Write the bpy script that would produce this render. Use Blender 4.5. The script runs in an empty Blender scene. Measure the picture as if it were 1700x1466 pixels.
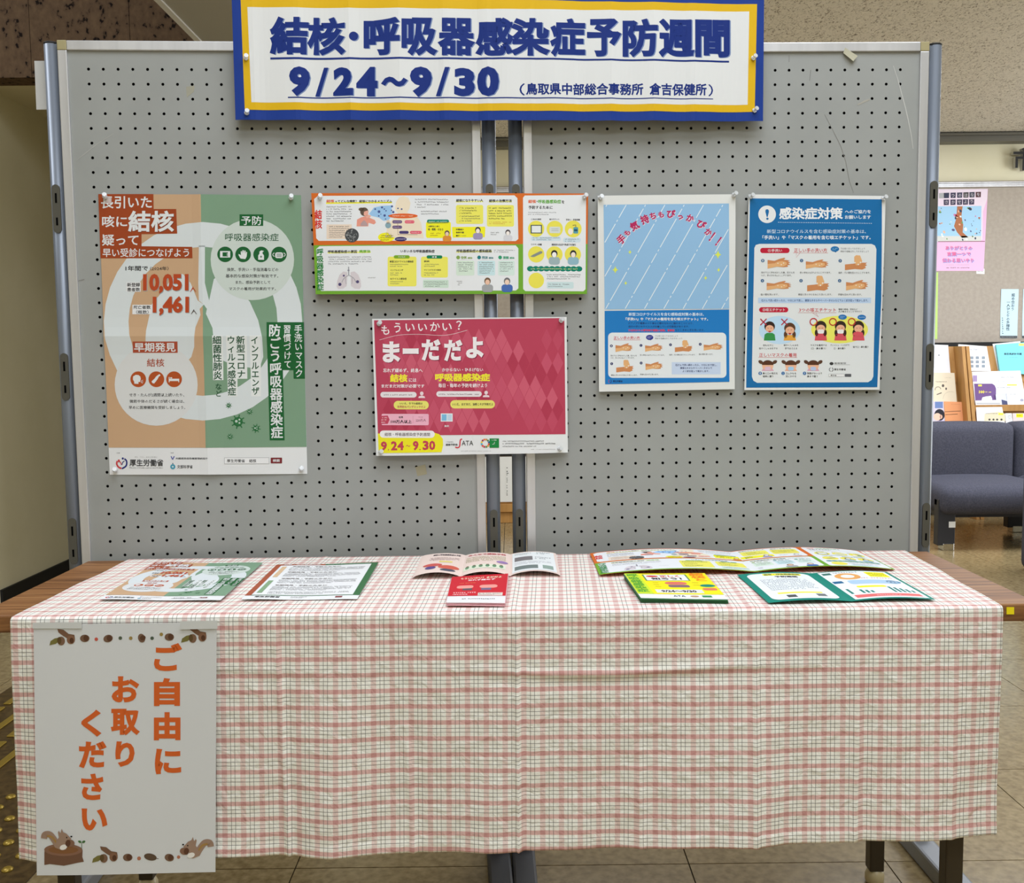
import bpy, bmesh, math, random
import numpy as np
from mathutils import Vector, Matrix
from mathutils.geometry import tessellate_polygon
random.seed(4)
SC = bpy.context.scene
COL = SC.collection
# ---------------------------------------------------------------- camera
F, TH, RO, CZ = 1640.0, 0.0834, -0.0115, 1.137
FWD = np.array([0, math.cos(TH), -math.sin(TH)])
DN0 = np.array([0, -math.sin(TH), -math.cos(TH)])
RT0 = np.array([1.0, 0, 0])
cr, sr = math.cos(RO), math.sin(RO)
CAMR = RT0 * cr - DN0 * sr
CAMD = RT0 * sr + DN0 * cr
CP = np.array([0, 0, CZ])
cam = bpy.data.cameras.new('camera')
cam.sensor_fit = 'HORIZONTAL'; cam.sensor_width = 36; cam.lens = F / 1700 * 36
cam.clip_start = 0.02
co = bpy.data.objects.new('camera', cam); COL.objects.link(co)
M4 = Matrix.Identity(4)
for i in range(3):
    M4[i][0] = CAMR[i]; M4[i][1] = -CAMD[i]; M4[i][2] = -FWD[i]; M4[i][3] = CP[i]
co.matrix_world = M4
SC.camera = co
# ---------------------------------------------------------------- light
SC.view_settings.view_transform = 'Standard'
SC.view_settings.look = 'None'
SC.view_settings.gamma = 1
SC.view_settings.use_curve_mapping = False
SC.view_settings.exposure = 0.0
W = bpy.data.worlds.new('world'); SC.world = W; W.use_nodes = True
W.node_tree.nodes['Background'].inputs[0].default_value = (0.9, 0.95, 1, 1)
W.node_tree.nodes['Background'].inputs[1].default_value = 0.35

def area(name, loc, sx, sy, power, col=(1, .97, .92), rot=(0, 0, 0)):
    l = bpy.data.lights.new(name, 'AREA'); l.shape = 'RECTANGLE'; l.size = sx; l.size_y = sy
    l.energy = power; l.color = col
    o = bpy.data.objects.new(name, l); COL.objects.link(o); o.location = loc; o.rotation_euler = rot
    return o
LC = (.90, .965, 1.07)
area('hall_lamp', (0.9, 0.55, 4.15), 3.6, 1.8, 128, LC)
area('hall_lamp_rear', (0.2, -2.2, 4.15), 3.6, 1.6, 98, LC)
area('hall_fill_left', (-3.2, 2.4, 4.15), 1.4, 1.4, 62, LC)  # added fill light to brighten the dark wall at the left
area('lounge_lamp', (3.0, 5.3, 2.70), 2.6, 1.2, 88, LC)
area('corridor_lamp', (0.6, 5.2, 2.70), 1.2, 1.2, 24, LC)
area('window_daylight', (5.95, 5.0, 1.35), 3.0, 2.0, 105, (.90, .96, 1.05), (0, math.pi / 2, 0))

# ---------------------------------------------------------------- helpers
def lin(c):
    r = []
    for v in c[:3]:
        v = v / 255.0
        r.append(v / 12.92 if v <= .04045 else ((v + .055) / 1.055) ** 2.4)
    return r
KA = 1.12
def alb(c, k=KA):
    return tuple(min(.92, v * k) for v in lin(c)) + (1,)
MATS = {}
def newmat(name, col, rough=.5, metal=0, spec=.4):
    m = bpy.data.materials.new(name); m.use_nodes = True
    b = m.node_tree.nodes['Principled BSDF']
    b.inputs['Base Color'].default_value = col
    b.inputs['Roughness'].default_value = rough
    b.inputs['Metallic'].default_value = metal
    b.inputs['Specular IOR Level'].default_value = spec
    return m
def ink(c, rough=.55):
    k = (tuple(c), rough)
    if k not in MATS:
        MATS[k] = newmat('print_ink', alb(c), rough, 0, .15)
    return MATS[k]
def nodes(m):
    nt = m.node_tree
    return nt, nt.nodes['Principled BSDF']
def add(nt, t, **kw):
    n = nt.nodes.new(t)
    for k, v in kw.items():
        if k in n.inputs: n.inputs[k].default_value = v
        else: setattr(n, k, v)
    return n
def ramp(nt, src, stops):
    r = nt.nodes.new('ShaderNodeValToRGB')
    nt.links.new(src, r.inputs[0])
    e = r.color_ramp.elements
    e[0].position, e[0].color = stops[0][0], stops[0][1]
    e[1].position, e[1].color = stops[-1][0], stops[-1][1]
    for p, c in stops[1:-1]:
        x = e.new(p); x.color = c
    return r
def noisy(name, c1, c2, scale, rough=.6, bump=0, detail=4, stretch=(1, 1, 1), metal=0, spec=.4, lo=.35, hi=.65, dist=.001):
    m = newmat(name, alb(c1), rough, metal, spec); nt, b = nodes(m)
    tc = add(nt, 'ShaderNodeTexCoord'); mp = add(nt, 'ShaderNodeMapping')
    mp.inputs['Scale'].default_value = stretch
    nt.links.new(tc.outputs['Object'], mp.inputs[0])
    n = add(nt, 'ShaderNodeTexNoise', Scale=scale, Detail=detail)
    nt.links.new(mp.outputs[0], n.inputs['Vector'])
    r = ramp(nt, n.outputs[0], [(lo, alb(c1)), (hi, alb(c2))])
    nt.links.new(r.outputs[0], b.inputs['Base Color'])
    if bump:
        bp = add(nt, 'ShaderNodeBump', Strength=bump, Distance=dist)
        nt.links.new(n.outputs[0], bp.inputs['Height']); nt.links.new(bp.outputs[0], b.inputs['Normal'])
    return m
def tag(o, label=None, cat=None, group=None, kind=None):
    if label: o['label'] = label
    if cat: o['category'] = cat
    if group: o['group'] = group
    if kind: o['kind'] = kind
    return o
def link(name, me, parent=None, loc=None):
    o = bpy.data.objects.new(name, me); COL.objects.link(o)
    if parent: o.parent = parent
    if loc is not None: o.location = loc
    return o
def empty(name, loc=(0, 0, 0), rz=0):
    o = bpy.data.objects.new(name, None); COL.objects.link(o); o.location = loc; o.rotation_euler = (0, 0, rz)
    o.empty_display_size = .1
    return o
class MB:
    """collects boxes, lathes, prisms; build() links them as one mesh"""
    def __init__(s): s.v = []; s.f = []; s.m = []; s.sm = []
    def addf(s, vs, fs, mi=0, smooth=False):
        b = len(s.v); s.v += [tuple(map(float, p)) for p in vs]
        for f in fs: s.f.append([b + i for i in f]); s.m.append(mi); s.sm.append(smooth)
        return s
    def box(s, x0, y0, z0, x1, y1, z1, mi=0):
        vs = [(x, y, z) for z in (z0, z1) for y in (y0, y1) for x in (x0, x1)]
        return s.addf(vs, [(0, 2, 3, 1), (4, 5, 7, 6), (0, 1, 5, 4), (2, 6, 7, 3), (0, 4, 6, 2), (1, 3, 7, 5)], mi)
    def lathe(s, prof, n=20, c=(0, 0, 0), axis='z', mi=0, smooth=True):
        vs = []; fs = []
        for r, h in prof:
            for k in range(n):
                a = 2 * math.pi * k / n
                x, y = r * math.cos(a), r * math.sin(a)
                p = (x, y, h) if axis == 'z' else ((x, h, y) if axis == 'y' else (h, x, y))
                vs.append((p[0] + c[0], p[1] + c[1], p[2] + c[2]))
        m = len(prof)
        for i in range(m - 1):
            for k in range(n):
                q = (i * n + k, i * n + (k + 1) % n, (i + 1) * n + (k + 1) % n, (i + 1) * n + k)
                fs.append(q if axis != 'y' else q[::-1])
        s.addf(vs, fs, mi, smooth)
        e = [list(range(n))[::-1], [(m - 1) * n + k for k in range(n)]]
        if axis == 'y': e = [x[::-1] for x in e]
        s.addf(vs, e, mi)
        return s
    def prism(s, pts, y0, y1, mi=0):
        """outline in x,z extruded along y"""
        n = len(pts)
        vs = [(p[0], y0, p[1]) for p in pts] + [(p[0], y1, p[1]) for p in pts]
        fs = [list(range(n)), [n + k for k in range(n)][::-1]]
        fs += [(k, n + k, n + (k + 1) % n, (k + 1) % n) for k in range(n)]
        return s.addf(vs, fs, mi)
    def build(s, name, mats, parent=None, loc=None, bevel=0, seg=2, sub=0):
        me = bpy.data.meshes.new(name); me.from_pydata(s.v, [], s.f); 
        for m in (mats if isinstance(mats, (list, tuple)) else [mats]): me.materials.append(m)
        me.polygons.foreach_set('material_index', s.m); me.polygons.foreach_set('use_smooth', s.sm)
        bm = bmesh.new(); bm.from_mesh(me)
        bmesh.ops.remove_doubles(bm, verts=bm.verts, dist=1e-7)
        bmesh.ops.recalc_face_normals(bm, faces=bm.faces)
        bm.to_mesh(me); bm.free()
        o = link(name, me, parent, loc)
        if bevel:
            b = o.modifiers.new('bevel', 'BEVEL'); b.width = bevel; b.segments = seg; b.limit_method = 'ANGLE'
        if sub:
            b = o.modifiers.new('sub', 'SUBSURF'); b.levels = b.render_levels = sub
            for p in me.polygons: p.use_smooth = True
        return o
def ray(px, py):
    a = np.asarray(px, float) - 850; b = np.asarray(py, float) - 733
    return (a[..., None] * CAMR + b[..., None] * CAMD) / F + FWD
def onz(px, py, z):
    d = ray(px, py); t = (z - CZ) / d[..., 2]; return CP + d * t[..., None]
def ony(px, py, y):
    d = ray(px, py); t = y / d[..., 1]; return CP + d * t[..., None]
class Plane:
    def __init__(s, p0, ex, ey, off=0):
        s.ex = np.array(ex, float); s.ey = np.array(ey, float)
        s.ex /= np.linalg.norm(s.ex); s.ey /= np.linalg.norm(s.ey)
        s.n = np.cross(s.ex, s.ey); s.n /= np.linalg.norm(s.n)
        s.p0 = np.array(p0, float) + s.n * off
    def hit(s, px, py):
        d = ray(px, py); t = ((s.p0 - CP) @ s.n) / (d @ s.n)
        return CP + d * t[..., None]
def board_plane(x, y, a, off=0):
    return Plane((x, y, 0), (math.cos(a), math.sin(a), 0), (0, 0, 1), off)
LB = (-.868, 2.1035, .0571); RB = (.0914, 2.158, .0223)
PL_L = lambda off: board_plane(*LB, off)
PL_R = lambda off: board_plane(*RB, off)
def chord(pxl, pxr, py, off):
    a = PL_L(0).hit(np.array(pxl), np.array(py)); b = PL_R(0).hit(np.array(pxr), np.array(py))
    d = b - a; d[2] = 0
    return Plane(a, d, (0, 0, 1), off)
TZ = .719
PL_T = lambda off: Plane((0, 0, TZ), (1, 0, 0), (0, 1, 0), off)
def homog(src, dst):
    A = []; B = []
    for (x, y), (u, v) in zip(src, dst):
        A.append([x, y, 1, 0, 0, 0, -u * x, -u * y]); B.append(u)
        A.append([0, 0, 0, x, y, 1, -v * x, -v * y]); B.append(v)
    h = np.linalg.solve(np.array(A, float), np.array(B, float))
    H = np.append(h, 1).reshape(3, 3)
    def f(x, y):
        w = H[2, 0] * x + H[2, 1] * y + H[2, 2]
        return (H[0, 0] * x + H[0, 1] * y + H[0, 2]) / w, (H[1, 0] * x + H[1, 1] * y + H[1, 2]) / w
    return f
# ---------------------------------------------------------------- lettering
GL = {}
def glyphs(s, res=2):
    """filled outline of a string from the built-in typeface: verts, triangles, outward mitre vectors on its rim"""
    k = (s, res)
    if k in GL: return GL[k]
    c = bpy.data.curves.new('t', 'FONT'); c.body = s; c.size = 1; c.resolution_u = res
    o = bpy.data.objects.new('t', c); COL.objects.link(o); bpy.context.view_layer.update()
    m = bpy.data.meshes.new_from_object(o.evaluated_get(bpy.context.evaluated_depsgraph_get()))
    bpy.data.objects.remove(o); bpy.data.curves.remove(c)
    m.calc_loop_triangles()
    V = np.array([(v.co.x, v.co.y) for v in m.vertices]).reshape(-1, 2)
    T = [tuple(t.vertices) for t in m.loop_triangles]
    bpy.data.meshes.remove(m)
    if len(V) == 0:
        GL[k] = (V, T, {}, []); return GL[k]
    ec = {}
    for t in T:
        a, b, cc = t
        ar = (V[b][0] - V[a][0]) * (V[cc][1] - V[a][1]) - (V[cc][0] - V[a][0]) * (V[b][1] - V[a][1])
        if ar < 0: b, cc = cc, b
        for e in ((a, b), (b, cc), (cc, a)): ec[e] = ec.get(e, 0) + 1
    rim = [e for e in ec if (e[1], e[0]) not in ec]
    nx = {}
    for a, b in rim:
        d = V[b] - V[a]; L = math.hypot(*d) or 1e-9
        n = np.array([d[1], -d[0]]) / L
        nx.setdefault(a, []).append(n); nx.setdefault(b, []).append(n)
    mit = {}
    for v, ns in nx.items():
        q = sum(ns); L = math.hypot(*q)
        if L < 1e-6: mit[v] = ns[0]; continue
        q = q / L; cs = max(.5, float(q @ ns[0])); mit[v] = q / cs
    GL[k] = (V, T, mit, rim)
    return GL[k]
DK = (52, 52, 54); WH = (216, 218, 218)
LSTEP = 9e-5
class Sheet:
    def __init__(s, name, label, cat, plane, quad, paper=(216, 218, 217), disp=None, src=None, grid=(8, 8), rough=.55, thick=.00025, group=None, cell=26, base=.0002, edge=None, outline=None):
        s.name, s.label, s.cat, s.pl, s.group = name, label, cat, plane, group
        s.quad = quad; s.src = src or quad; s.paper = paper; s.disp = disp; s.rough = rough; s.thick = thick; s.base = base
        s.pre = homog(s.src, quad) if src else None
        xs = [p[0] for p in s.src]; ys = [p[1] for p in s.src]
        s.bb = (min(xs), min(ys), max(xs), max(ys)); s.cell = cell
        s.grid = grid; s.ox = s.oy = 0; s.sc = 1; s.L = 1
        s.pf = []                       # shapes: (pts, tris, colour, layer)
        s.gv = []; s.gf = []; s.gc = []; s.gn = 0
        s.edge = edge
        s.st_unit = homog(s.src, [(0, 0), (1, 0), (1, 1), (0, 1)])
        s.st_inv = homog([(0, 0), (1, 0), (1, 1), (0, 1)], s.src)
        if disp is not None:
            A, B = np.meshgrid(np.linspace(0, 1, grid[0] + 1), np.linspace(0, 1, grid[1] + 1), indexing='ij')
            s.D = np.asarray(disp(A, B) * np.ones(A.shape))
        mx, my = np.mean([p[0] for p in quad]), np.mean([p[1] for p in quad])
        s.org = s.pl.hit(np.array(mx), np.array(my))
    def v(s, ox, oy, sc): s.ox, s.oy, s.sc = ox, oy, sc; return s
    def lv(s, n): s.L = n; return s
    def P(s, x, y): return (s.ox + x / s.sc, s.oy + y / s.sc)
    def sample(s, a, b):
        """height of the buckled sheet, straight between its grid lines"""
        nx, ny = s.grid; u = a * nx; v = b * ny
        i = np.minimum(np.floor(u + 1e-9).astype(int), nx - 1); j = np.minimum(np.floor(v + 1e-9).astype(int), ny - 1)
        u = u - i; v = v - j; D = s.D
        return D[i, j] * (1 - u) * (1 - v) + D[i + 1, j] * u * (1 - v) + D[i, j + 1] * (1 - u) * v + D[i + 1, j + 1] * u * v
    def cut(s, bm):
        """slice the print along the grid lines of the sheet so that it follows every fold"""
        for ax in (0, 1):
            n = s.grid[ax]
            for k in range(1, n):
                t = k / n
                p, q = [s.st_inv(*c) for c in (((t, 0), (t, 1)) if ax == 0 else ((0, t), (1, t)))]
                no = (q[1] - p[1], p[0] - q[0], 0)
                bmesh.ops.bisect_plane(bm, geom=bm.verts[:] + bm.edges[:] + bm.faces[:], dist=1e-6, plane_co=(p[0], p[1], 0), plane_no=no)
    def world(s, X, Y, L):
        X = np.asarray(X, float); Y = np.asarray(Y, float); L = np.asarray(L, float)
        d = 0
        if s.disp is not None:
            a, b = s.st_unit(X, Y); d = s.sample(np.clip(a, 0, 1), np.clip(b, 0, 1))
        if s.pre: X, Y = s.pre(X, Y)
        H = s.pl.hit(X, Y)
        return H + s.pl.n * ((d + L * LSTEP + s.base) * np.ones(X.shape))[..., None] - s.org
    # shapes
    def poly(s, pts, col):
        q = [s.P(*p) for p in pts]
        tr = tessellate_polygon([[Vector((a, b, 0)) for a, b in q]])
        s.pf.append((q, [tuple(t) for t in tr], tuple(col), s.L)); return s
    def rect(s, x0, y0, x1, y1, col): return s.poly([(x0, y0), (x1, y0), (x1, y1), (x0, y1)], col)
    def rr(s, x0, y0, x1, y1, r, col):
        r = min(r, (x1 - x0) / 2.01, (y1 - y0) / 2.01); pts = []
        for cx, cy, a0 in ((x1 - r, y0 + r, -90), (x1 - r, y1 - r, 0), (x0 + r, y1 - r, 90), (x0 + r, y0 + r, 180)):
            for k in range(6):
                a = math.radians(a0 + k * 18); pts.append((cx + r * math.cos(a), cy + r * math.sin(a)))
        return s.poly(pts, col)
    def ell(s, cx, cy, rx, ry, col, rot=0, n=28, a0=0, a1=360):
        pts = []; c, q = math.cos(math.radians(rot)), math.sin(math.radians(rot))
        full = a1 - a0 >= 360
        for k in range(n if full else n + 1):
            a = math.radians(a0 + (a1 - a0) * k / n); x, y = rx * math.cos(a), ry * math.sin(a)
            pts.append((cx + x * c - y * q, cy + x * q + y * c))
        return s.poly(pts, col)
    def st(s, pts, w, col, closed=False, smooth=True):
        """a line of width w through the points"""
        P = [Vector(p) for p in pts]
        if smooth and len(P) > 2:
            Q = []; n = len(P); R = range(n if closed else n - 1)
            for i in R:
                p0 = P[(i - 1) % n] if closed or i > 0 else P[i]; p1 = P[i]; p2 = P[(i + 1) % n]
                p3 = P[(i + 2) % n] if closed or i + 2 < n else p2
                for k in range(5):
                    t = k / 5
                    Q.append(.5 * ((2 * p1) + (p2 - p0) * t + (2 * p0 - 5 * p1 + 4 * p2 - p3) * t * t + (3 * p1 - p0 - 3 * p2 + p3) * t ** 3))
            if not closed: Q.append(P[-1])
            P = Q
        n = len(P); Lf = []; Rt = []
        for i in range(n):
            a = P[(i - 1) % n] if closed or i > 0 else P[i]; b = P[(i + 1) % n] if closed or i < n - 1 else P[i]
            d = (b - a); d = d.normalized() if d.length > 1e-9 else Vector((1, 0)); nn = Vector((-d.y, d.x)) * w / 2
            Lf.append(P[i] + nn); Rt.append(P[i] - nn)
        pts = [s.P(*p) for p in Lf] + [s.P(*p) for p in Rt]; tr = []
        for i in range(n if closed else n - 1):
            j = (i + 1) % n; tr += [(i, j, n + j), (i, n + j, n + i)]
        s.pf.append((pts, tr, tuple(col), s.L)); return s
    def ring(s, cx, cy, r, w, col, a0=0, a1=360, ry=None):
        ry = ry or r; n = 36; full = a1 - a0 >= 360
        return s.st([(cx + r * math.cos(math.radians(a0 + (a1 - a0) * k / n)), cy + ry * math.sin(math.radians(a0 + (a1 - a0) * k / n))) for k in range(n if full else n + 1)], w, col, full, False)
    def _put(s, V, T, mit, rim, f, col, bold):
        if len(V) == 0: return
        X, Y = f(V[:, 0], V[:, 1]); vs = list(zip(X, Y)); fs = list(T)
        if bold:
            ks = list(mit); ix = {}; B = np.array([V[k] + mit[k] * bold for k in ks])
            for i, k in enumerate(ks): ix[k] = len(V) + i
            X2, Y2 = f(B[:, 0], B[:, 1]); vs += list(zip(X2, Y2))
            for a, b in rim: fs.append((a, ix[a], ix[b], b))
        b0 = s.gn; s.gv += [(x, y, s.L) for x, y in vs]; s.gn += len(vs)
        s.gf += [tuple(b0 + i for i in q) for q in fs]; s.gc += [tuple(col)] * len(fs)
    def t(s, txt, x0, y0, x1, y1, col=DK, bold=0, rot=0, res=None, shear=0):
        h = abs(y1 - y0) / s.sc
        res = res or (3 if h > 25 else (2 if h > 9 else 1))
        V, T, mit, rim = glyphs(txt, res)
        if len(V) == 0: return s
        lo, hi = V.min(0) - bold, V.max(0) + bold; w = hi - lo
        cx, cy = (x0 + x1) / 2, (y0 + y1) / 2; c, q = math.cos(math.radians(rot)), math.sin(math.radians(rot))
        def f(X, Y):
            u = (X - lo[0]) / w[0]; v = 1 - (Y - lo[1]) / w[1]
            x = x0 + u * (x1 - x0) - cx; y = y0 + v * (y1 - y0) - cy
            x, y = x * c - y * q + cx + shear * y, x * q + y * c + cy
            return s.ox + x / s.sc, s.oy + y / s.sc
        s._put(V, T, mit, rim, f, col, bold); return s
    def vt(s, txt, x0, y0, x1, y1, col=DK, bold=0, dx=0):
        """vertical writing, one character under another; dx shifts the foot of the column"""
        n = len(txt); h = (y1 - y0) / n
        for i, ch in enumerate(txt):
            if ch == ' ': continue
            V, T, mit, rim = glyphs(ch, 3 if h / s.sc > 25 else (2 if h / s.sc > 9 else 1))
            d = dx * (i + .5) / n; yy = y0 + i * h
            def f(X, Y, d=d, yy=yy):
                x = x0 + X * (x1 - x0) + d; y = yy + (.88 - Y) * h
                return s.ox + x / s.sc, s.oy + y / s.sc
            s._put(V, T, mit, rim, f, col, bold)
        return s
    def g(s, x0, y0, x1, y1, n, col=(105, 105, 108), fill=.5, last=.7):
        """lines of writing too small to read: rows of character-sized strokes"""
        pitch = (y1 - y0) / n; h = pitch * fill
        for i in range(n):
            y = y0 + i * pitch + (pitch - h) / 2; x = x0; xe = x1 if i < n - 1 or n == 1 else x0 + (x1 - x0) * last
            while x < xe - h * .4:
                w = h * random.uniform(.55, 1.1)
                if random.random() < .9:
                    a = random.random()
                    if a < .5:
                        s._q(x, y, x + w * .8, y + h * .3, col); s._q(x + w * .25, y + h * .3, x + w * .6, y + h, col)
                    else:
                        s._q(x, y + h * .15, x + w * .3, y + h, col); s._q(x + w * .3, y + h * random.uniform(.2, .6), x + w * .85, y + h * .9, col)
                x += w + h * .1
        return s
    def _q(s, x0, y0, x1, y1, col):
        b = s.gn; s.gn += 4
        for p in ((x0, y0), (x0, y1), (x1, y1), (x1, y0)):
            q = s.P(*p); s.gv.append((q[0], q[1], s.L))
        s.gf.append((b, b + 1, b + 2, b + 3)); s.gc.append(tuple(col))
    def done(s, cut_text=False):
        # the paper itself: a thin closed sheet
        nx, ny = s.grid; q = s.src
        U, Vv = np.meshgrid(np.linspace(0, 1, nx + 1), np.linspace(0, 1, ny + 1))
        inv = homog([(0, 0), (1, 0), (1, 1), (0, 1)], q)
        X, Y = inv(U.ravel(), Vv.ravel())
        A = s.world(X, Y, np.full(X.shape, -3.0 if s.disp is not None else 0.0)); B = A - s.pl.n * s.thick
        n = len(A); V = [tuple(p) for p in A] + [tuple(p) for p in B]; Fc = []
        w = nx + 1
        for j in range(ny):
            for i in range(nx):
                a = j * w + i; Fc.append((a, a + w, a + w + 1, a + 1)); Fc.append((n + a, n + a + 1, n + a + w + 1, n + a + w))
        rimv = [i for i in range(nx + 1)] + [j * w + nx for j in range(1, ny + 1)] + [ny * w + i for i in range(nx - 1, -1, -1)] + [j * w for j in range(ny - 1, 0, -1)]
        for k in range(len(rimv)):
            a, b = rimv[k], rimv[(k + 1) % len(rimv)]; Fc.append((a, b, n + b, n + a))
        me = bpy.data.meshes.new(s.name); me.from_pydata(V, [], Fc)
        me.materials.append(ink(s.paper, s.rough))
        o = link(s.name, me, loc=s.org); tag(o, s.label, s.cat, s.group)
        # printed shapes
        cols = []; 
        def ci(c):
            if c not in cols: cols.append(c)
            return cols.index(c)
        PV = []; PF = []; PM = []
        if s.pf:
            bm = bmesh.new()
            for pts, tr, c, L in s.pf:
                vs = [bm.verts.new((p[0], p[1], L)) for p in pts]; m = ci(c)
                for t in tr:
                    try: bm.faces.new([vs[i] for i in t]).material_index = m
                    except ValueError: pass
            if s.disp is not None: s.cut(bm)
            bm.verts.ensure_lookup_table(); bm.verts.index_update()
            PV = [tuple(v.co) for v in bm.verts]
            for f in bm.faces: PF.append(tuple(v.index for v in f.verts)); PM.append(f.material_index)
            bm.free()
        b0 = len(PV)
        if s.gv and cut_text:
            bm = bmesh.new(); vs = [bm.verts.new(p) for p in s.gv]
            for f, c in zip(s.gf, s.gc):
                try: bm.faces.new([vs[i] for i in f]).material_index = ci(c)
                except ValueError: pass
            s.cut(bm)
            bm.verts.index_update()
            tv = [tuple(v.co) for v in bm.verts]; tf = [tuple(v.index for v in f.verts) for f in bm.faces]; tm = [f.material_index for f in bm.faces]
            bm.free()
        else:
            tv = s.gv; tf = s.gf; tm = [ci(c) for c in s.gc]
        for nm, vv, ff, mm in (('printed_artwork', PV, PF, PM), ('printed_lettering', tv, tf, tm)):
            if not ff: continue
            a = np.array(vv, float); Wd = s.world(a[:, 0], a[:, 1], a[:, 2])
            me = bpy.data.meshes.new(nm); me.from_pydata([tuple(p) for p in Wd], [], ff)
            for c in cols: me.materials.append(ink(c, s.rough))
            me.polygons.foreach_set('material_index', mm)
            # face every piece outward
            nn = Vector(s.pl.n); bm = bmesh.new(); bm.from_mesh(me)
            bmesh.ops.reverse_faces(bm, faces=[f for f in bm.faces if f.normal.dot(nn) < 0])
            bm.to_mesh(me); bm.free()
            link(nm, me, o)['kind'] = 'stuff'
        return o
# ================================================================ setting
m_floor = noisy('stone_floor', (118, 100, 68), (150, 132, 96), 60, .22, .15, 6, lo=.3, hi=.7, spec=.5)
m_grout = newmat('floor_joint', alb((45, 38, 28)), .8)
m_brown = newmat('porous_brown_stone', alb((80, 62, 48)), .9, 0, .2)
nt, b = nodes(m_brown)
tc = add(nt, 'ShaderNodeTexCoord'); n1 = add(nt, 'ShaderNodeTexNoise', Scale=38, Detail=3); n2 = add(nt, 'ShaderNodeTexNoise', Scale=6, Detail=2)
mp = add(nt, 'ShaderNodeMapping'); mp.inputs['Scale'].default_value = (1, 1, .75)
nt.links.new(tc.outputs['Object'], mp.inputs[0]); nt.links.new(mp.outputs[0], n1.inputs['Vector']); nt.links.new(tc.outputs['Object'], n2.inputs['Vector'])
r = ramp(nt, n1.outputs[0], [(.34, alb((22, 14, 10))), (.40, alb((84, 66, 50))), (.7, alb((100, 80, 60)))])
nt.links.new(r.outputs[0], b.inputs['Base Color'])
bp = add(nt, 'ShaderNodeBump', Strength=.8, Distance=.004); nt.links.new(r.outputs[0], bp.inputs['Height']); nt.links.new(bp.outputs[0], b.inputs['Normal'])
m_cream = noisy('cream_wall_paint', (204, 196, 164), (210, 202, 172), 3, .6)
m_creamr = noisy('cream_wallpaper', (216, 210, 180), (222, 216, 190), 2.5, .7)
m_ceil = newmat('fissured_ceiling_board', alb((178, 172, 160)), .9, 0, .1)
nt, b = nodes(m_ceil)
tc = add(nt, 'ShaderNodeTexCoord'); mp = add(nt, 'ShaderNodeMapping'); mp.inputs['Scale'].default_value = (1, .55, 1); mp.inputs['Rotation'].default_value = (0, 0, .5)
n1 = add(nt, 'ShaderNodeTexNoise', Scale=75, Detail=3, Distortion=1.5)
nt.links.new(tc.outputs['Object'], mp.inputs[0]); nt.links.new(mp.outputs[0], n1.inputs['Vector'])
r = ramp(nt, n1.outputs[0], [(.36, alb((136, 128, 114))), (.43, alb((200, 194, 180))), (.7, alb((214, 208, 194)))])
nt.links.new(r.outputs[0], b.inputs['Base Color'])
bp = add(nt, 'ShaderNodeBump', Strength=.5, Distance=.003); nt.links.new(r.outputs[0], bp.inputs['Height']); nt.links.new(bp.outputs[0], b.inputs['Normal'])
m_white = newmat('white_paint', alb((225, 225, 222)), .5)
m_black = newmat('black_rubber', alb((26, 26, 26)), .6)
m_grey = newmat('grey_paint', alb((176, 174, 164)), .6)
m_alu = noisy('brushed_aluminium', (190, 190, 192), (205, 205, 207), 30, .38, 0, 3, (1, 1, .05), metal=.55)
m_cap = newmat('tan_plastic_corner', alb((160, 150, 112)), .5)
m_post = newmat('grey_metal_post', alb((112, 118, 127)), .38, .3, .5)
m_plate = newmat('dark_grey_joint_plate', alb((82, 80, 72)), .45, .1)
m_slot = newmat('black_slot', (.002, .002, .002, 1), .9, 0, .05)
m_foot = newmat('grey_steel_foot', alb((128, 130, 134)), .4, .2)
m_foot_shade = newmat('shaded_grey_steel_foot', alb((62, 62, 66)), .55, 0)  # same foot darkened: shade under the table put into the colour
XL, XR, YB, YF, ZC = -6.0, 6.0, -4.0, 7.3, 2.71
fl = MB().box(XL, YB, -.12, XR, YF, -.006).build('floor', m_grout); tag(fl, kind='structure')
tx0, ty0, tpx, tpy = .83, 2.136, .443, .487
base = MB().box(.0015, .0015, 0, tpx - .0015, tpy - .0015, .006).build('tile', m_floor, fl, bevel=0)
base.location = (tx0, ty0, -.006)
I0, I1, J0, J1 = -8, 10, -2, 10
for i in range(I0, I1):
    for j in range(J0, J1):
        if (i, j) == (0, 0): continue
        o = base.copy(); COL.objects.link(o); o.parent = fl; o.location = (tx0 + i * tpx, ty0 + j * tpy, -.006)
# the rest of the floor, beyond the tiles that can be told apart
xa, xb, ya, yb = tx0 + I0 * tpx, tx0 + I1 * tpx, ty0 + J0 * tpy, ty0 + J1 * tpy
rest = MB().box(XL, YB, -.006, XR, ya, 0).box(XL, ya, -.006, xa, YF, 0).box(xb, ya, -.006, XR, YF, 0).box(xa, yb, -.006, xb, YF, 0)
tag(rest.build('floor_surround', m_floor), kind='structure')
ZH = 4.2
tag(MB().box(-1.3, 3.6, ZC, XR, YF, ZC + .1).build('ceiling', m_ceil), kind='structure')
tag(MB().box(XL, YB, ZH, XR, YF, ZH + .1).build('ceiling_hall', m_white), kind='structure')
tag(MB().box(-1.2, 3.58, ZC, XR, 3.6, ZH).build('wall_fascia', m_white), kind='structure')
tag(MB().box(XL - .1, YB, 0, XL, YF, ZH).build('wall_left', m_cream), kind='structure')
tag(MB().box(XR, YB, 0, XR + .1, YF, ZH).build('wall_right', m_creamr), kind='structure')
tag(MB().box(XL, YB - .1, 0, XR, YB, ZH).build('wall_front', m_creamr), kind='structure')
tag(MB().box(XL, YF, 0, XR, YF + .1, ZH).build('wall_back', m_creamr), kind='structure')
AX, AY, AZ = -2.43, 4.60, 2.43
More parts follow.
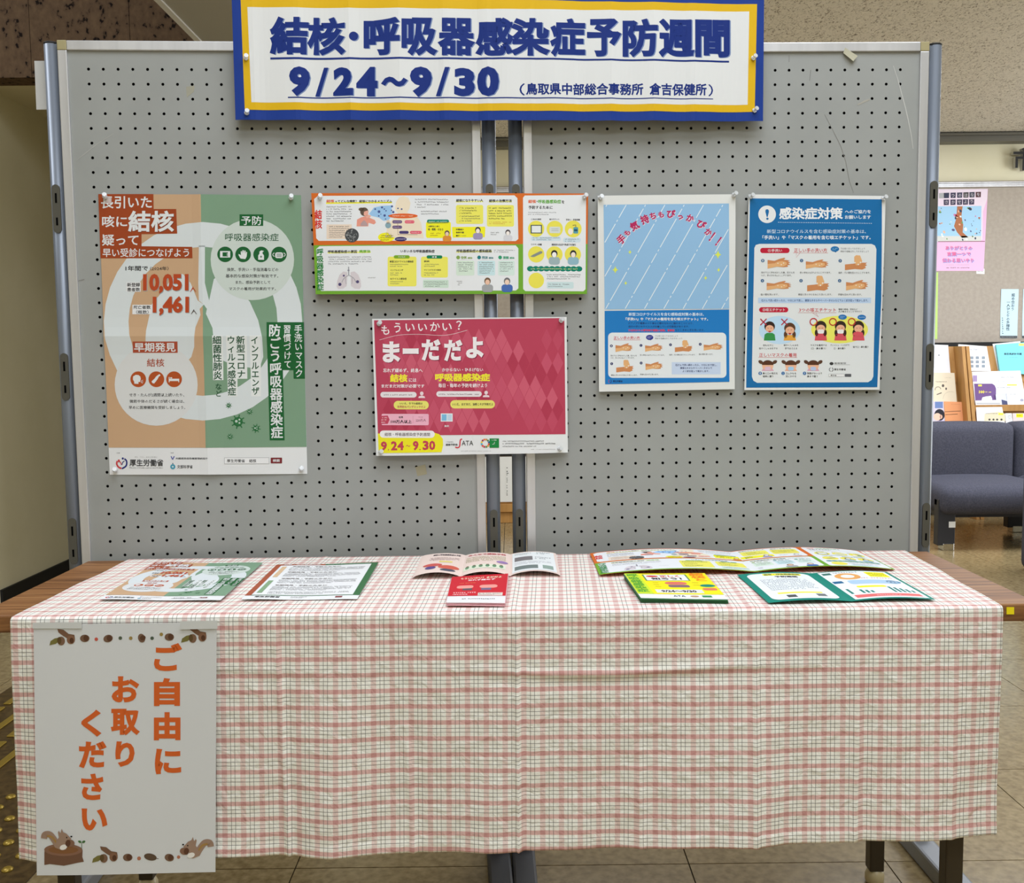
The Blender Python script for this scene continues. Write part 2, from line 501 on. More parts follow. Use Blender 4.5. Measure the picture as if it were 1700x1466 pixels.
w = MB().box(XL, AY, 0, AX - .012, AY + .3, ZH).box(AX - .012, AY, AZ, -1.0, AY + .12, ZH).build('wall_stone', m_brown); tag(w, kind='structure')
# slabs of the stone lintel, a hairline apart
for k, x in enumerate([-3.3, -2.62, -2.15, -1.70, -1.25]):
    x1 = [-2.62, -2.15, -1.70, -1.25, -1.0][k]
    link_o = MB().box(x + .0012, AY - .012, AZ, x1 - .0012, AY, ZH - .02).build('slab', m_brown, w)
tag(MB().box(AX - .012, AY + .3, 0, AX, YF, AZ).build('wall_alcove', m_cream), kind='structure')
tag(MB().box(AX - .01, AY + .001, 0, AX, AY + .3, AZ).build('wall_alcove_edge', m_cream), kind='structure')
tag(MB().box(AX, AY + .12, AZ, -1.0, YF, AZ + .08).build('ceiling_alcove', m_cream), kind='structure')
tag(MB().box(-1.0, AY, 0, -.9, YF, ZH).build('wall_partition', m_cream), kind='structure')
tag(MB().box(AX, AY + .0, 0, AX + .012, YF, .075).build('baseboard_left', m_black), kind='structure')
tag(MB().box(-1.27, 3.62, 2.47, -.15, AY - .012, ZC - .001).build('ceiling_soffit', m_grey), kind='structure')
t_ = MB().box(-1.295, 3.62, 2.463, -1.27, AY - .012, 2.52).build('trim_2', m_white); tag(t_, kind='structure')
# far wall of the lounge: curtain box, sign band, notice board
m_curt = newmat('grey_curtain_box', alb((104, 102, 94)), .5, .3)
cb = MB().box(-.9, YF - .10, 2.645, XR, YF, ZC).box(-.9, YF - .13, 2.685, XR, YF - .1, 2.70).build('trim_3', m_curt); tag(cb, kind='structure')
m_board = noisy('taupe_felt', (160, 150, 138), (168, 158, 146), 40, .9, .1)
nb = empty('notice_board', (1.5, YF - .03, 1.22)); tag(nb, 'long taupe felt notice board with white aluminium rail on the far wall', 'notice board')
MB().box(-2.3, 0, 0, 4.4, .028, 1.16).build('felt_panel', m_board, nb)
MB().box(-2.33, -.02, 1.115, 4.4, 0, 1.128).box(-2.33, -.012, 1.128, 4.4, 0, 1.142).box(-2.33, -.02, 1.142, 4.4, 0, 1.152).build('top_rail', m_alu, nb, bevel=.002)
MB().box(-2.33, -.012, -.03, 4.4, .028, 0).build('bottom_rail', m_black, nb)
# 3D letter on the sign band
V, T, mit, rim = glyphs('市', 2)
def letter3d(V, T, mit, rim, bold, size, depth):
    n = len(V); ks = list(mit); ix = {k: i for i, k in enumerate(ks)}
    P = [tuple(v) for v in V] ; 
    for k in ks: P.append(tuple(V[k] + mit[k] * bold))
    m = len(P); F = [(t[0], t[1], t[2]) for t in T] + [(a, n + ix[a], n + ix[b], b) for a, b in rim]
    vs = [(x * size, 0, y * size) for x, y in P] + [(x * size, depth, y * size) for x, y in P]
    fs = F + [tuple(m + i for i in f)[::-1] for f in F] + [(n + ix[a], m + n + ix[a], m + n + ix[b], n + ix[b]) for a, b in rim]
    return vs, fs
vs, fs = letter3d(V, T, mit, rim, .02, .165, .035)
lt = MB().addf(vs, fs).build('sign_letter', [m_black, m_grey], loc=(3.62, YF - .06, 2.462)); tag(lt, 'black raised kanji letter standing off the cream band above the notice board', 'sign letter')
for p in lt.data.polygons:
    if abs(p.normal.y) < .5: p.material_index = 1

# ================================================================ tactile paving at the left
m_brass = newmat('brass_stud', alb((158, 132, 56)), .35, .5)
m_dark = noisy('dark_brown_paving', (60, 46, 26), (84, 66, 38), 50, .35, .1)
tp = empty('tactile_paving', (-1.3, 2.5, 0)); tag(tp, 'brass tactile paving with guide bars and domes on the floor left of the table', 'tactile paving')
MB().box(-.48, -.45, 0, .22, 1.35, .003).build('base_plate', m_dark, tp)
for x, ya, yb in ((-1.70, 2.9, 3.19), (-1.70, 3.22, 3.7), (-1.617, 2.62, 3.6), (-1.542, 2.62, 2.89), (-1.542, 2.93, 3.6), (-1.464, 2.62, 3.6), (-1.39, 2.68, 3.6), (-1.31, 2.68, 3.6)):
    MB().box(x - .012 + 1.3, ya - 2.5, .003, x + .012 + 1.3, yb - 2.5, .009).build('guide_bar', m_brass, tp, bevel=.004)
dm = None
for i in range(6):
    for j in range(7):
        x, y = -1.147 - .0605 * i + 1.3 + (.0 if i < 6 else 0), 2.137 + .0625 * j - 2.5
        if dm is None:
            dm = MB().lathe([(.013, 0), (.0125, .003), (.009, .006), (.004, .0075)], 14).build('dome', m_brass, tp, loc=(x, y, .003)); dmm = dm
        else:
            o = dmm.copy(); COL.objects.link(o); o.parent = tp; o.location = (x, y, .003)

# ================================================================ display boards
m_panel = noisy('grey_pegboard', (146, 148, 145), (151, 153, 150), 6, .55, 0, 3)
def pegboard(name, T, label):
    x, y, a = T
    root = empty(name, (x, y, 0), a); tag(root, label, 'display board', 'perforated display boards joined side by side')
    # panel: 26 x 39 cells with real holes
    p, r = .03, .0032; z0 = 1.745; nr = 39; nc = 26
    V = []; Fc = []; MI = []
    key = {}
    def vid(q):
        k = (round(q[0], 5), round(q[1], 5), round(q[2], 5))
        if k not in key: key[k] = len(V); V.append(k)
        return key[k]
    for i in range(nc):
        for j in range(nr):
            cx, cz = i * p, z0 - j * p; h = p / 2
            O = [(h, 0), (h, h), (0, h), (-h, h), (-h, 0), (-h, -h), (0, -h), (h, -h)]
            ang = [k * math.pi / 4 for k in range(8)]
            I = [(r * math.cos(t), r * math.sin(t)) for t in ang]
            o_ = [vid((cx + q[0], 0, cz + q[1])) for q in O]
            i_ = [vid((cx + q[0], 0, cz + q[1])) for q in I]
            b_ = [vid((cx + q[0], .003, cz + q[1])) for q in I]
            for k in range(8):
                l = (k + 1) % 8
                Fc.append((o_[k], i_[k], i_[l], o_[l])); MI.append(0)
                Fc.append((i_[k], b_[k], b_[l], i_[l])); MI.append(1)  # hole walls coloured black for the shade inside
    x0, x1, zt, zb = -p / 2, (nc - .5) * p, z0 + p / 2, z0 - (nr - .5) * p
    X0, X1, ZT, ZB = -.043, .793, 1.784, .575
    for (a0, c0, a1, c1) in ((X0, zt, X1, ZT), (X0, ZB, X1, zb), (X0, zb, x0, zt), (x1, zb, X1, zt)):
        q = [vid((a0, 0, c0)), vid((a1, 0, c0)), vid((a1, 0, c1)), vid((a0, 0, c1))]
        Fc.append(q); MI.append(0)
    me = bpy.data.meshes.new('panel'); me.from_pydata(V, [], Fc); me.materials.append(m_panel); me.materials.append(m_slot)
    me.polygons.foreach_set('material_index', MI)
    bm = bmesh.new(); bm.from_mesh(me)
    bmesh.ops.reverse_faces(bm, faces=[f for f in bm.faces if f.normal.y > .5]); bm.to_mesh(me); bm.free()
    link('panel', me, root)
    MB().box(X0, .0032, ZB, X1, .028, ZT).build('hole_shade', m_slot, root)  # black filler added behind the holes, painting the dark of a hollow panel
    MB().box(X0, .0285, ZB, X1, .032, ZT).build('back_panel', m_panel, root)
    # frame
    f = MB().box(-.041, -.005, 1.782, .791, .034, 1.8015).build('top_rail', m_alu, root, bevel=.0015)
    f = MB().box(-.041, -.005, .56, .791, .034, .5795).build('bottom_rail', m_alu, root, bevel=.0015)
    for xx in (-.060, .791):
        MB().box(xx, -.005, .56, xx + .019, .034, 1.782).build('side_rail', m_alu, root, bevel=.0015)
        MB().box(xx, -.0055, 1.782, xx + .019, .0345, 1.802).build('corner_cap', m_cap, root, bevel=.0015)
    for xx, R in ((-.0770, .0150), (.8275, .0150)):
        prof = []
        # tube with two shallow grooves
        n = 32; vs = []; fs = []
        for zz in (0.05, 1.797):
            for k in range(n):
                t = 2 * math.pi * k / n; rr = R * (1 - .05 * (1 if k in (20, 28) else 0))
                vs.append((xx + rr * math.cos(t), .012 + rr * math.sin(t), zz))
        for k in range(n): fs.append((k, (k + 1) % n, n + (k + 1) % n, n + k))
        fs.append(list(range(n))[::-1]); fs.append([n + k for k in range(n)])
        po = MB().addf(vs, fs, smooth=True).build('post', m_post, root)
        for q in po.data.polygons: q.use_smooth = len(q.vertices) == 4
        MB().lathe([(R * 1.02, 1.797), (R * 1.02, 1.800), (R * .8, 1.8015)], 28, (xx, .012, 0)).build('end_cap', m_black, po)
        yf = .012 - R
        for zc in (1.46, 1.11, .758):
            pts = []
            w_, h_ = .0082, .050
            for k in range(9): t = math.pi * k / 8; pts.append((xx + w_ * math.cos(t), zc + h_ - w_ + w_ * math.sin(t)))
            for k in range(9): t = math.pi + math.pi * k / 8; pts.append((xx + w_ * math.cos(t), zc - h_ + w_ + w_ * math.sin(t)))
            pl = MB().prism(pts, yf - .0012, yf + .006).build('joint_plate', m_plate, po)
            sl = MB()
            sl.box(xx - .0020, yf - .0016, zc + .012, xx + .0020, yf - .001, zc + .032)
            sl.box(xx - .0020, yf - .0016, zc - .034, xx + .0020, yf - .001, zc - .018)
            sl.build('plate_slots', m_slot, po)['kind'] = 'stuff'
        # foot: a long flat steel bar running to and fro under the post
        fx = xx + (.0 if xx < 0 else .0)
        mf = m_foot_shade if (T is LB) == (xx > 0) else m_foot
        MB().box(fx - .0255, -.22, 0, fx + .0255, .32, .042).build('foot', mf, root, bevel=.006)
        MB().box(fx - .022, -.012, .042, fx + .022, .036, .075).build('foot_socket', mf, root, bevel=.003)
    return root
bL = pegboard('display_board', LB, 'left grey perforated board carrying the brown and green poster')
bR = pegboard('display_board', RB, 'right grey perforated board carrying the two blue handwashing posters')
# marks on the right board: bits of old tape
m_tape = newmat('old_tape', alb((176, 172, 150)), .35); 
for i, (quad, lab) in enumerate((([(1403, 79), (1424, 93), (1416, 102), (1400, 88)], 'small curled bit of old tape at the top rail of the right board'),)):
    S = Sheet('old_tape', lab, 'tape', PL_R(.0055), quad, (178, 174, 152), grid=(3, 3), disp=lambda a, b: .002 * a * b); S.done()
S = Sheet('old_tape', 'torn yellowed tape scrap on the left board below the red poster', 'tape', PL_L(.0), [(688, 776), (706, 771), (709, 787), (692, 791)], (158, 152, 128), grid=(3, 3), disp=lambda a, b: .001 * a); S.done()
S = Sheet('old_tape', 'small beige tape scrap on the left board under the top rail', 'tape', PL_L(.0), [(309, 144), (323, 142), (322, 152), (310, 162)], (155, 153, 138), grid=(2, 2)); S.done()
S = Sheet('white_card', 'blank pale grey card sticking out behind the leftmost post', 'card', Plane((LB[0], LB[1] + .03, 0), (math.cos(LB[2]), math.sin(LB[2]), 0), (0, 0, 1)), [(57, 101), (90, 101), (92, 181.5), (60.5, 182)], (196, 196, 194), grid=(2, 2), thick=.002); S.done()

# ================================================================ table
m_wood = newmat('wood_grain_laminate', alb((132, 98, 62)), .55, 0, .4)
nt, b = nodes(m_wood)
tc = add(nt, 'ShaderNodeTexCoord'); mp = add(nt, 'ShaderNodeMapping'); mp.inputs['Scale'].default_value = (1.2, 26, 26)
n1 = add(nt, 'ShaderNodeTexNoise', Scale=3.2, Detail=6, Distortion=.8)
nt.links.new(tc.outputs['Object'], mp.inputs[0]); nt.links.new(mp.outputs[0], n1.inputs['Vector'])
r = ramp(nt, n1.outputs[0], [(.3, alb((86, 52, 24))), (.5, alb((128, 86, 48))), (.7, alb((148, 106, 64)))])
nt.links.new(r.outputs[0], b.inputs['Base Color'])
m_leg = newmat('dark_brown_steel_leg', alb((58, 50, 38)), .35, .2)
m_fcap = newmat('clear_plastic_foot', alb((190, 176, 140)), .3)
tb = empty('folding_table', (-.012, 1.86, 0)); tag(tb, 'long folding table with wood grain top under the checked cloth', 'table')
MB().box(-.898, -.23, .687, .898, .225, .717).build('tabletop', m_wood, tb, bevel=.003)
for sx in (-1, 1):
    for yy in (-.17, .19):
        lx = sx * .785
        lg = MB().box(lx - .0155, yy - .0155, .03, lx + .0155, yy + .0155, .687).build('leg', m_leg, tb, bevel=.003)
        MB().lathe([(.017, 0), (.020, .006), (.020, .020), (.015, .031)], 16, (lx, yy, 0)).build('leg_cap', m_fcap, lg)
MB().box(-.77, .18, .60, .77, .20, .625).build('stretcher', m_leg, tb)
S = Sheet('yellow_tape', 'small yellow tape mark on the right end of the table edge', 'tape', Plane((0, 1.6295, 0), (1, 0, 0), (0, 0, 1)), [(1671, 1008), (1683.5, 1008), (1683.5, 1020), (1671, 1020)], (232, 212, 30), grid=(1, 1)); S.done()

# ================================================================ tablecloth
m_cloth = newmat('pink_check_cotton', (.8, .8, .8, 1), .85, 0, .1)
nt, b = nodes(m_cloth)
uv = add(nt, 'ShaderNodeUVMap'); uv.uv_map = 'uv'
sep = add(nt, 'ShaderNodeSeparateXYZ'); nt.links.new(uv.outputs[0], sep.inputs[0])
def mth(op, a, b_=None, c=None):
    n = nt.nodes.new('ShaderNodeMath'); n.operation = op
    for i, x in enumerate((a, b_, c)):
        if x is None: continue
        if isinstance(x, (int, float)): n.inputs[i].default_value = x
        else: nt.links.new(x, n.inputs[i])
    return n.outputs[0]
def near(frac, c, hw, soft=.012):
    """1 where frac lies within hw of c"""
    d = mth('ABSOLUTE', mth('SUBTRACT', frac, c))
    mr = nt.nodes.new('ShaderNodeMapRange'); nt.links.new(d, mr.inputs[0])
    mr.inputs[1].default_value = hw - soft; mr.inputs[2].default_value = hw + soft; mr.inputs[3].default_value = 1; mr.inputs[4].default_value = 0
    return mr.outputs[0]
fx = mth('FRACT', mth('DIVIDE', sep.outputs[0], .0315)); fy = mth('FRACT', mth('DIVIDE', sep.outputs[1], .0272))
pv = near(fx, .25, .14); ph = near(fy, .25, .14)
lv = mth('MAXIMUM', near(fx, .60, .017, .012), near(fx, .82, .017, .012))
lh = mth('MAXIMUM', near(fy, .62, .019, .013), near(fy, .86, .019, .013))
def mixc(fac, a, c):
    n = nt.nodes.new('ShaderNodeMix'); n.data_type = 'RGBA'
    if isinstance(fac, float): n.inputs[0].default_value = fac
    else: nt.links.new(fac, n.inputs[0])
    for i, x in ((6, a), (7, c)):
        if isinstance(x, tuple): n.inputs[i].default_value = x
        else: nt.links.new(x, n.inputs[i])
    return n.outputs[2]
# slubs in the weave make the dyed bands uneven
sl1 = add(nt, 'ShaderNodeTexNoise', Scale=1, Detail=4); mpa = add(nt, 'ShaderNodeMapping'); mpa.inputs['Scale'].default_value = (30, 1500, 1)
nt.links.new(uv.outputs[0], mpa.inputs[0]); nt.links.new(mpa.outputs[0], sl1.inputs['Vector'])
sl2 = add(nt, 'ShaderNodeTexNoise', Scale=1, Detail=4); mpb = add(nt, 'ShaderNodeMapping'); mpb.inputs['Scale'].default_value = (1500, 30, 1)
nt.links.new(uv.outputs[0], mpb.inputs[0]); nt.links.new(mpb.outputs[0], sl2.inputs['Vector'])
c0 = alb((232, 230, 221), 1.12); pk = alb((207, 152, 146), 1.05); pk2 = alb((184, 128, 124), 1.0); gr = alb((74, 74, 68), 1.0)
c = mixc(mth('MULTIPLY', pv, mth('MULTIPLY_ADD', sl2.outputs[0], .5, .22)), c0, pk)
c = mixc(mth('MULTIPLY', ph, mth('MULTIPLY_ADD', sl1.outputs[0], .5, .52)), c, pk)
c = mixc(mth('MULTIPLY', mth('MULTIPLY', pv, ph), .55), c, pk2)
c = mixc(mth('MULTIPLY', lv, .68), c, gr); c = mixc(mth('MULTIPLY', lh, .78), c, gr)
nt.links.new(c, b.inputs['Base Color'])
bn = add(nt, 'ShaderNodeTexNoise', Scale=260, Detail=3); nt.links.new(uv.outputs[0], bn.inputs['Vector'])
bn2 = add(nt, 'ShaderNodeTexNoise', Scale=38, Detail=3, Distortion=.6); nt.links.new(uv.outputs[0], bn2.inputs['Vector'])
bp = add(nt, 'ShaderNodeBump', Strength=.35, Distance=.0008); nt.links.new(bn.outputs[0], bp.inputs['Height'])
bp2 = add(nt, 'ShaderNodeBump', Strength=.4, Distance=.009); nt.links.new(bn2.outputs[0], bp2.inputs['Height']); nt.links.new(bp.outputs[0], bp2.inputs['Normal'])
nt.links.new(bp2.outputs[0], b.inputs['Normal'])
HEM = [(28, 1419), (60, 1430), (200, 1432), (380, 1422.5), (465, 1414), (555, 1424.5), (614, 1418), (677, 1410), (747, 1415), (804, 1415), (857, 1409), (901, 1407), (993, 1405), (1062, 1411), (1100, 1407), (1194, 1407), (1257, 1410), (1300, 1401), (1355, 1399), (1436, 1391), (1496, 1392), (1580, 1387), (1652, 1378)]
hx = np.array([h[0] for h in HEM], float); hy = np.array([h[1] for h in HEM], float)
YD = 1.612
H0 = ony(hx, hy, YD)
trend = np.polyfit(H0[:, 0], H0[:, 2], 1)
def cloth():
    NX, NT, ND = 430, 46, 120
    xs = np.linspace(0, 1, NX + 1)
    blx, brx = -.823, .838; flx, frx = -.836, .812
    V = []; UVs = []
    yb, yf = 2.088, YD + .006
    rowsT = []
    for j in range(NT + 1):
        t = j / NT; y = yb + (yf - yb) * t
        rowsT.append((y, TZ - .0004, t))
    for y, z, t in rowsT:
        X = blx + (brx - blx) * xs + (flx - blx + (frx - flx - brx + blx) * xs) * t
        for k, x in enumerate(X):
            u = xs[k] * 1.66
            zz = z
            for cx, am in ((-.39, .0012), (.0, .0018), (.40, .0012)): zz += am * math.exp(-((x - cx * (1 + .03 * (1 - t))) / .006) ** 2)
            zz += .0006 * (math.sin(x * 22 + y * 31) + math.sin(x * 9 - y * 17 + 2)) * min(1, (yb - y) * 20) * 1 + .0006
            V.append((x, y, zz)); UVs.append((u, .47 * t))
    # the drop
    r = .008
    for j in range(1, ND + 1):
        s_ = j / ND
        for k in range(NX + 1):
            xt = flx + (frx - flx) * xs[k]
            # lower edge ends
            xb = -.8495 + (.8175 + .8495) * xs[k]
            zb = np.polyval(trend, xb)
            wob = (np.interp(xb, H0[:, 0], H0[:, 2]) - zb)
            L = TZ - zb; d = L * s_
            e = min(d / r, math.pi / 2)
            y = yf - r * math.sin(e) * 1.0; z = TZ - r * (1 - math.cos(e))
            if d > r * math.pi / 2: z = TZ - r - (d - r * math.pi / 2) * (L - r) / (L - r * math.pi / 2)
            x = xt + (xb - xt) * s_
            q = s_ * s_ * (3 - 2 * s_)
            y += wob * .95 * q - .004 * s_
            y -= .0035 * q * math.sin(x * 19 + 1.3) + .002 * s_ * math.sin(x * 43 + s_ * 3)
            # folds pressed into the cloth
            for cx, sl, am, wd, s0 in ((-.397, .012, .0042, .0042, .05), (-.19, .015, .0036, .0050, .45), (.004, .0, .0062, .0040, .0), (.204, .006, .0022, .007, .55), (.402, .0, .0034, .0048, .1), (.577, -.006, .0040, .0065, .35), (.735, .0, .0022, .006, .2)):
                dd = x - (cx + sl * s_)
                g_ = min(1, max(0, (s_ - s0) * 5 + .25))
                y -= am * g_ * math.exp(-(dd / wd) ** 2) - am * .55 * g_ * math.exp(-((dd - wd * 2.6) / (wd * 2.4)) ** 2)
            hz = .101 + .006 * math.sin(x * 5 + 1) + .004 * math.sin(x * 13)
            dz = d - hz
            fx_ = max(0, .30 + .55 * math.sin(x * 6.3 + .4) * math.sin(x * 2.1 + 1))
            y -= .0045 * fx_ * math.exp(-(dz / .006) ** 2) - .0035 * fx_ * math.exp(-((dz - .016) / .012) ** 2)
            y -= .0012 * s_ * math.sin(x * 37 + d * 28) * math.sin(d * 21 - x * 11 + 1)
            # lower hem is a doubled, slightly thicker band
            if s_ > .955: y -= .0009
            z2 = z
            V.append((x, min(y, 1.6275) if d < .06 else y, z2)); UVs.append((xs[k] * 1.66 + .0, .47 + d))
    w = NX + 1; Fc = []
    for j in range(NT + ND):
        for i in range(NX):
            a = j * w + i; Fc.append((a, a + w, a + w + 1, a + 1))
    me = bpy.data.meshes.new('tablecloth'); me.from_pydata(V, [], Fc); me.materials.append(m_cloth)
    ul = me.uv_layers.new(name='uv'); lo = np.zeros(len(me.loops), dtype=np.int32); me.loops.foreach_get('vertex_index', lo)
    U = np.array(UVs); ul.data.foreach_set('uv', U[lo].ravel())
    for p in me.polygons: p.use_smooth = True
    o = link('tablecloth', me); tag(o, 'pink and white checked cloth hanging over the front of the long table', 'tablecloth')
    sd = o.modifiers.new('solid', 'SOLIDIFY'); sd.thickness = .0008; sd.offset = 1 if me.polygons[0].normal.z < 0 else -1
    return o
CLOTH = cloth()
_c = ony(np.array(899.), np.array(1409.), YD - .004)
MB().box(_c[0] - .005, _c[1] + .004, _c[2] - .004, _c[0] + .005, _c[1] + .0044, _c[2] + .012).build('care_label', m_white, CLOTH)
# ================================================================ printed sheets
BR_ = (152, 68, 34); TAN = (192, 158, 124); GRN = (120, 150, 124); DG = (30, 92, 48); LG = (206, 212, 213)
def wave(ax=.0, ay=.0, fa=1.0, fb=1.0, ph=0, bow=0, foot=0):
    def f(a, b):
        return ax * (1 + np.sin(a * 6.28 * fa + ph)) * .5 + ay * (1 + np.sin(b * 6.28 * fb + ph)) * .5 + bow * np.sin(np.pi * a) + foot * b * b
    return f
# ---------------- banner
def banner_disp(a, b):
    z = .0022 * (1 + np.sin(a * 6.28 * 10.3 + 1)) * (.35 + .65 * b) + .0015 * (1 + np.sin(a * 6.28 * 4.1))
    for c, h in ((.036, .5), (.115, .6), (.21, 1), (.30, .5), (.385, .6), (.46, 1), (.545, .6), (.625, .5), (.70, 1), (.78, .6), (.86, .9), (.93, .5)):
        z = z + .0030 * h * np.exp(-((a - c) / .009) ** 2) * (.5 + .5 * b)
    return z + .003 * np.sin(np.pi * a)
NAVY = (30, 58, 136); GOLD = (214, 172, 26); INKB = (24, 46, 118); INKS = (118, 136, 174)
S = Sheet('banner', 'wide white banner with blue and gold border and blue title across both boards', 'banner', chord(385, 1266, 150, .020),
          [(384, -38), (1268, -22), (1265.5, 202), (392, 200)], NAVY, banner_disp, grid=(110, 12), rough=.5)
S.lv(1).poly([(400, -6), (1256, 8), (1251.5, 187), (407.5, 183.5)], GOLD)
S.lv(2).poly([(411.5, 13), (1243, 20), (1240, 175), (418.5, 171)], (216, 217, 216))
ttl = '結核・呼吸器感染症予防週間'
bx = [(449, 513), (511, 573), (574, 600), (604, 664), (667, 725), (728, 787), (790, 851), (849, 911), (913, 971), (974, 1030), (1033, 1091), (1093, 1151), (1153, 1211)]
for dx, lv_, c_ in ((1.8, 3, INKS), (0, 4, INKB)):
    S.lv(lv_)
    for ch, (x0, x1) in zip(ttl, bx):
        k = (x0 - 449) / 762 * 4.5
        if ch == '・': S.ell(587.5 + dx, 61.5 + dx * .6, 7.5, 7.5, c_)
        else: S.t(ch, x0 + dx, 29.5 + k + dx * .5, x1 + dx, 92 + k + dx * .5, c_, .040)
    for ch, x0, x1, y0, y1, bo in (('9', 481, 515, 112, 160, .06), ('/', 524, 545, 113, 161, .015), ('2', 553.5, 587, 113, 160, .06), ('4', 592, 627, 112, 161, .06), ('〜', 634, 676, 129, 146, .05), ('9', 681, 717, 112, 161, .06), ('/', 724, 746, 113, 161, .015), ('3', 754, 788, 114, 161, .06), ('0', 792, 828, 112, 161, .06)):
        S.t(ch, x0 + dx, y0 + dx * .5, x1 + dx, y1 + dx * .5, c_, bo)
S.lv(4).poly([(449.5, 96.5), (830, 97), (1210, 101.5), (1210, 104.5), (830, 100), (449.5, 100)], INKB)
S.poly([(479, 162.2), (830, 163), (1183, 164.5), (1183, 166), (830, 165), (479, 164.3)], INKB)
S.t('（', 862, 140, 871, 160, INKB, .01); S.t('鳥取県中部総合事務所', 873, 139.5, 1067, 159, INKB, .03); S.t('倉吉保健所', 1077, 140, 1172, 160, INKB, .03); S.t('）', 1175, 141, 1183, 161, INKB, .01)
S.done(cut_text=True)

# ---------------- brown and green poster
Q_BG = [(163.3, 322.3), (499.8, 324), (510.2, 786.8), (182.2, 788.3)]
def art_bg(S):
    S.v(0, 0, 1).lv(1)
    S.poly([(163.3, 322.3), (333.8, 323), (342.6, 743), (180.6, 743)], TAN)
    S.poly([(333.8, 323), (499.8, 324), (509, 742), (342.6, 743)], GRN)
    S.lv(2).ring(337.5, 533.5, 144, 41, LG)
    S.poly([(331, 408), (341, 408), (341, 470), (348, 499), (339.5, 506), (331, 499), (330, 470)], LG)
    S.poly([(304, 455), (317, 470), (329, 499), (339.5, 506), (332.5, 513), (334, 523), (325.6, 543.6), (324, 560), (323.7, 575.6), (318.6, 592.6), (300, 612), (270, 625), (250, 600), (242.5, 574), (243.6, 548.7), (252, 506), (266, 489), (285, 464), (295, 456)], LG)
    S.poly([(348, 499), (355.6, 463.5), (369, 454), (386, 468.6), (415, 501), (429, 531.7), (436, 560), (437.5, 592.6), (431, 612), (412, 610), (380, 603), (358, 592), (354, 580), (355.6, 559), (354, 545), (343, 521), (344.5, 513), (339.5, 506)], LG)
    S.lv(3).ell(419.3, 431, 69, 67.5, (194, 204, 197), n=40).ell(259.8, 638.7, 69.2, 68, (208, 209, 208), n=40)
    S.v(150, 310, 5.865).lv(4).poly([(78, 72), (615, 72), (618, 218), (838, 218), (848, 458), (500, 462), (500, 580), (995, 587), (998, 697), (100, 697)], BR_)
    S.lv(5).t('長引いた', 105, 92, 600, 212, WH, .018).t('咳に', 115, 282, 360, 395, WH, .018).t('疑って', 115, 465, 470, 575, WH, .018).t('早い受診につなげよう', 120, 600, 965, 685, WH, .012)
    S.t('結核', 376, 241, 821, 446, (120, 60, 40), .03); S.lv(6).t('結核', 370, 235, 815, 440, WH, .03)
    S.lv(4).t('1年間で', 343, 770, 562, 820, DK, .02).t('（2024年）', 582, 778, 765, 816, DK, .01)
    S.rect(352, 930, 492, 1024, (222, 222, 222)).rect(412, 1150, 600, 1242, (222, 222, 222))
    S.lv(5).t('新登録', 360, 936, 486, 974, DK, .02).t('患者数', 360, 983, 486, 1020, DK, .02).t('死亡者数', 422, 1157, 590, 1193, DK, .02).t('（概数）', 448, 1203, 572, 1240, DK, .01)
    RN = (176, 72, 38)
    S.t('10,051', 521, 857, 966, 1042, (150, 160, 160), .05).t('1,461', 616, 1076, 971, 1256, (150, 160, 160), .05)
    S.lv(6).t('10,051', 515, 850, 960, 1036, RN, .05).t('1,461', 610, 1070, 965, 1250, RN, .05).t('人', 975, 975, 1035, 1027, RN).t('人', 985, 1195, 1043, 1243, (90, 80, 75))
    S.v(330, 310, 5.865).lv(4).rect(398, 270, 628, 382, DG)
    S.lv(5).t('予防', 415, 286, 612, 374, WH, .012).lv(4).t('呼吸器感染症', 258, 455, 778, 530, (34, 84, 52), .008)
    for cx in (259, 433, 608, 782): S.ell(cx, 660, 76, 76, DG)
    S.lv(5).rect(210, 628, 308, 690, WH).lv(6).rect(234, 640, 286, 680, DG).lv(7).st([(275, 655), (298, 655)], 6, WH, smooth=False).st([(275, 668), (298, 668)], 6, WH, smooth=False)
    S.lv(5).poly([(408, 700), (388, 665), (392, 655), (412, 668), (410, 630), (420, 628), (424, 650), (427, 620), (438, 618), (441, 648), (447, 620), (457, 624), (457, 652), (464, 634), (472, 638), (468, 680), (455, 706)], WH)
    S.poly([(580, 712), (580, 670), (592, 652), (592, 632), (612, 620), (636, 628), (622, 636), (622, 652), (636, 670), (636, 712)], WH)
    S.rr(745, 640, 820, 696, 18, WH).ring(738, 662, 16, 6, WH, 90, 270).ring(826, 662, 16, 6, WH, -90, 90)
    S.lv(6).t('+', 597, 672, 618, 692, DG, .04)
    for y in (656, 668, 680): S.st([(758, y), (808, y)], 5, DG, smooth=False)
    S.lv(4).t('換気、手洗い・手指消毒などの', 277, 790, 775, 825, DK, .012).t('基本的な感染対策が有効です。', 265, 852, 775, 887, DK, .012).t('また、感染予防として', 360, 915, 698, 948, DK, .012).t('マスクの着用が効果的です。', 297, 978, 752, 1010, DK, .012)
    S.v(0, 0, 1).lv(4).poly([(442.9, 535), (504.8, 535), (506.5, 628.8), (487.7, 628.8), (487.2, 614.6), (469.8, 614.5), (472.7, 731), (448, 731)], DG)
    S.lv(5).vt('防ごう呼吸器感染症', 446, 538, 466.5, 728, WH, .022, dx=4).vt('習慣づけて', 470.6, 539, 483.5, 612, WH, .014, dx=1).vt('手洗いマスク', 488.6, 539, 502, 627, WH, .014, dx=1.5)
    wb = (218, 221, 219); tg = (44, 84, 58)
    S.lv(3).poly([(415.2, 557), (433.4, 557), (433.6, 658), (417.4, 658)], wb).poly([(392.2, 557), (410.6, 557), (411, 628.8), (394.8, 628.8), (394.8, 658), (379, 658), (376.4, 557)], wb).poly([(353.6, 557), (371, 557), (371.5, 631), (354.6, 631)], wb)
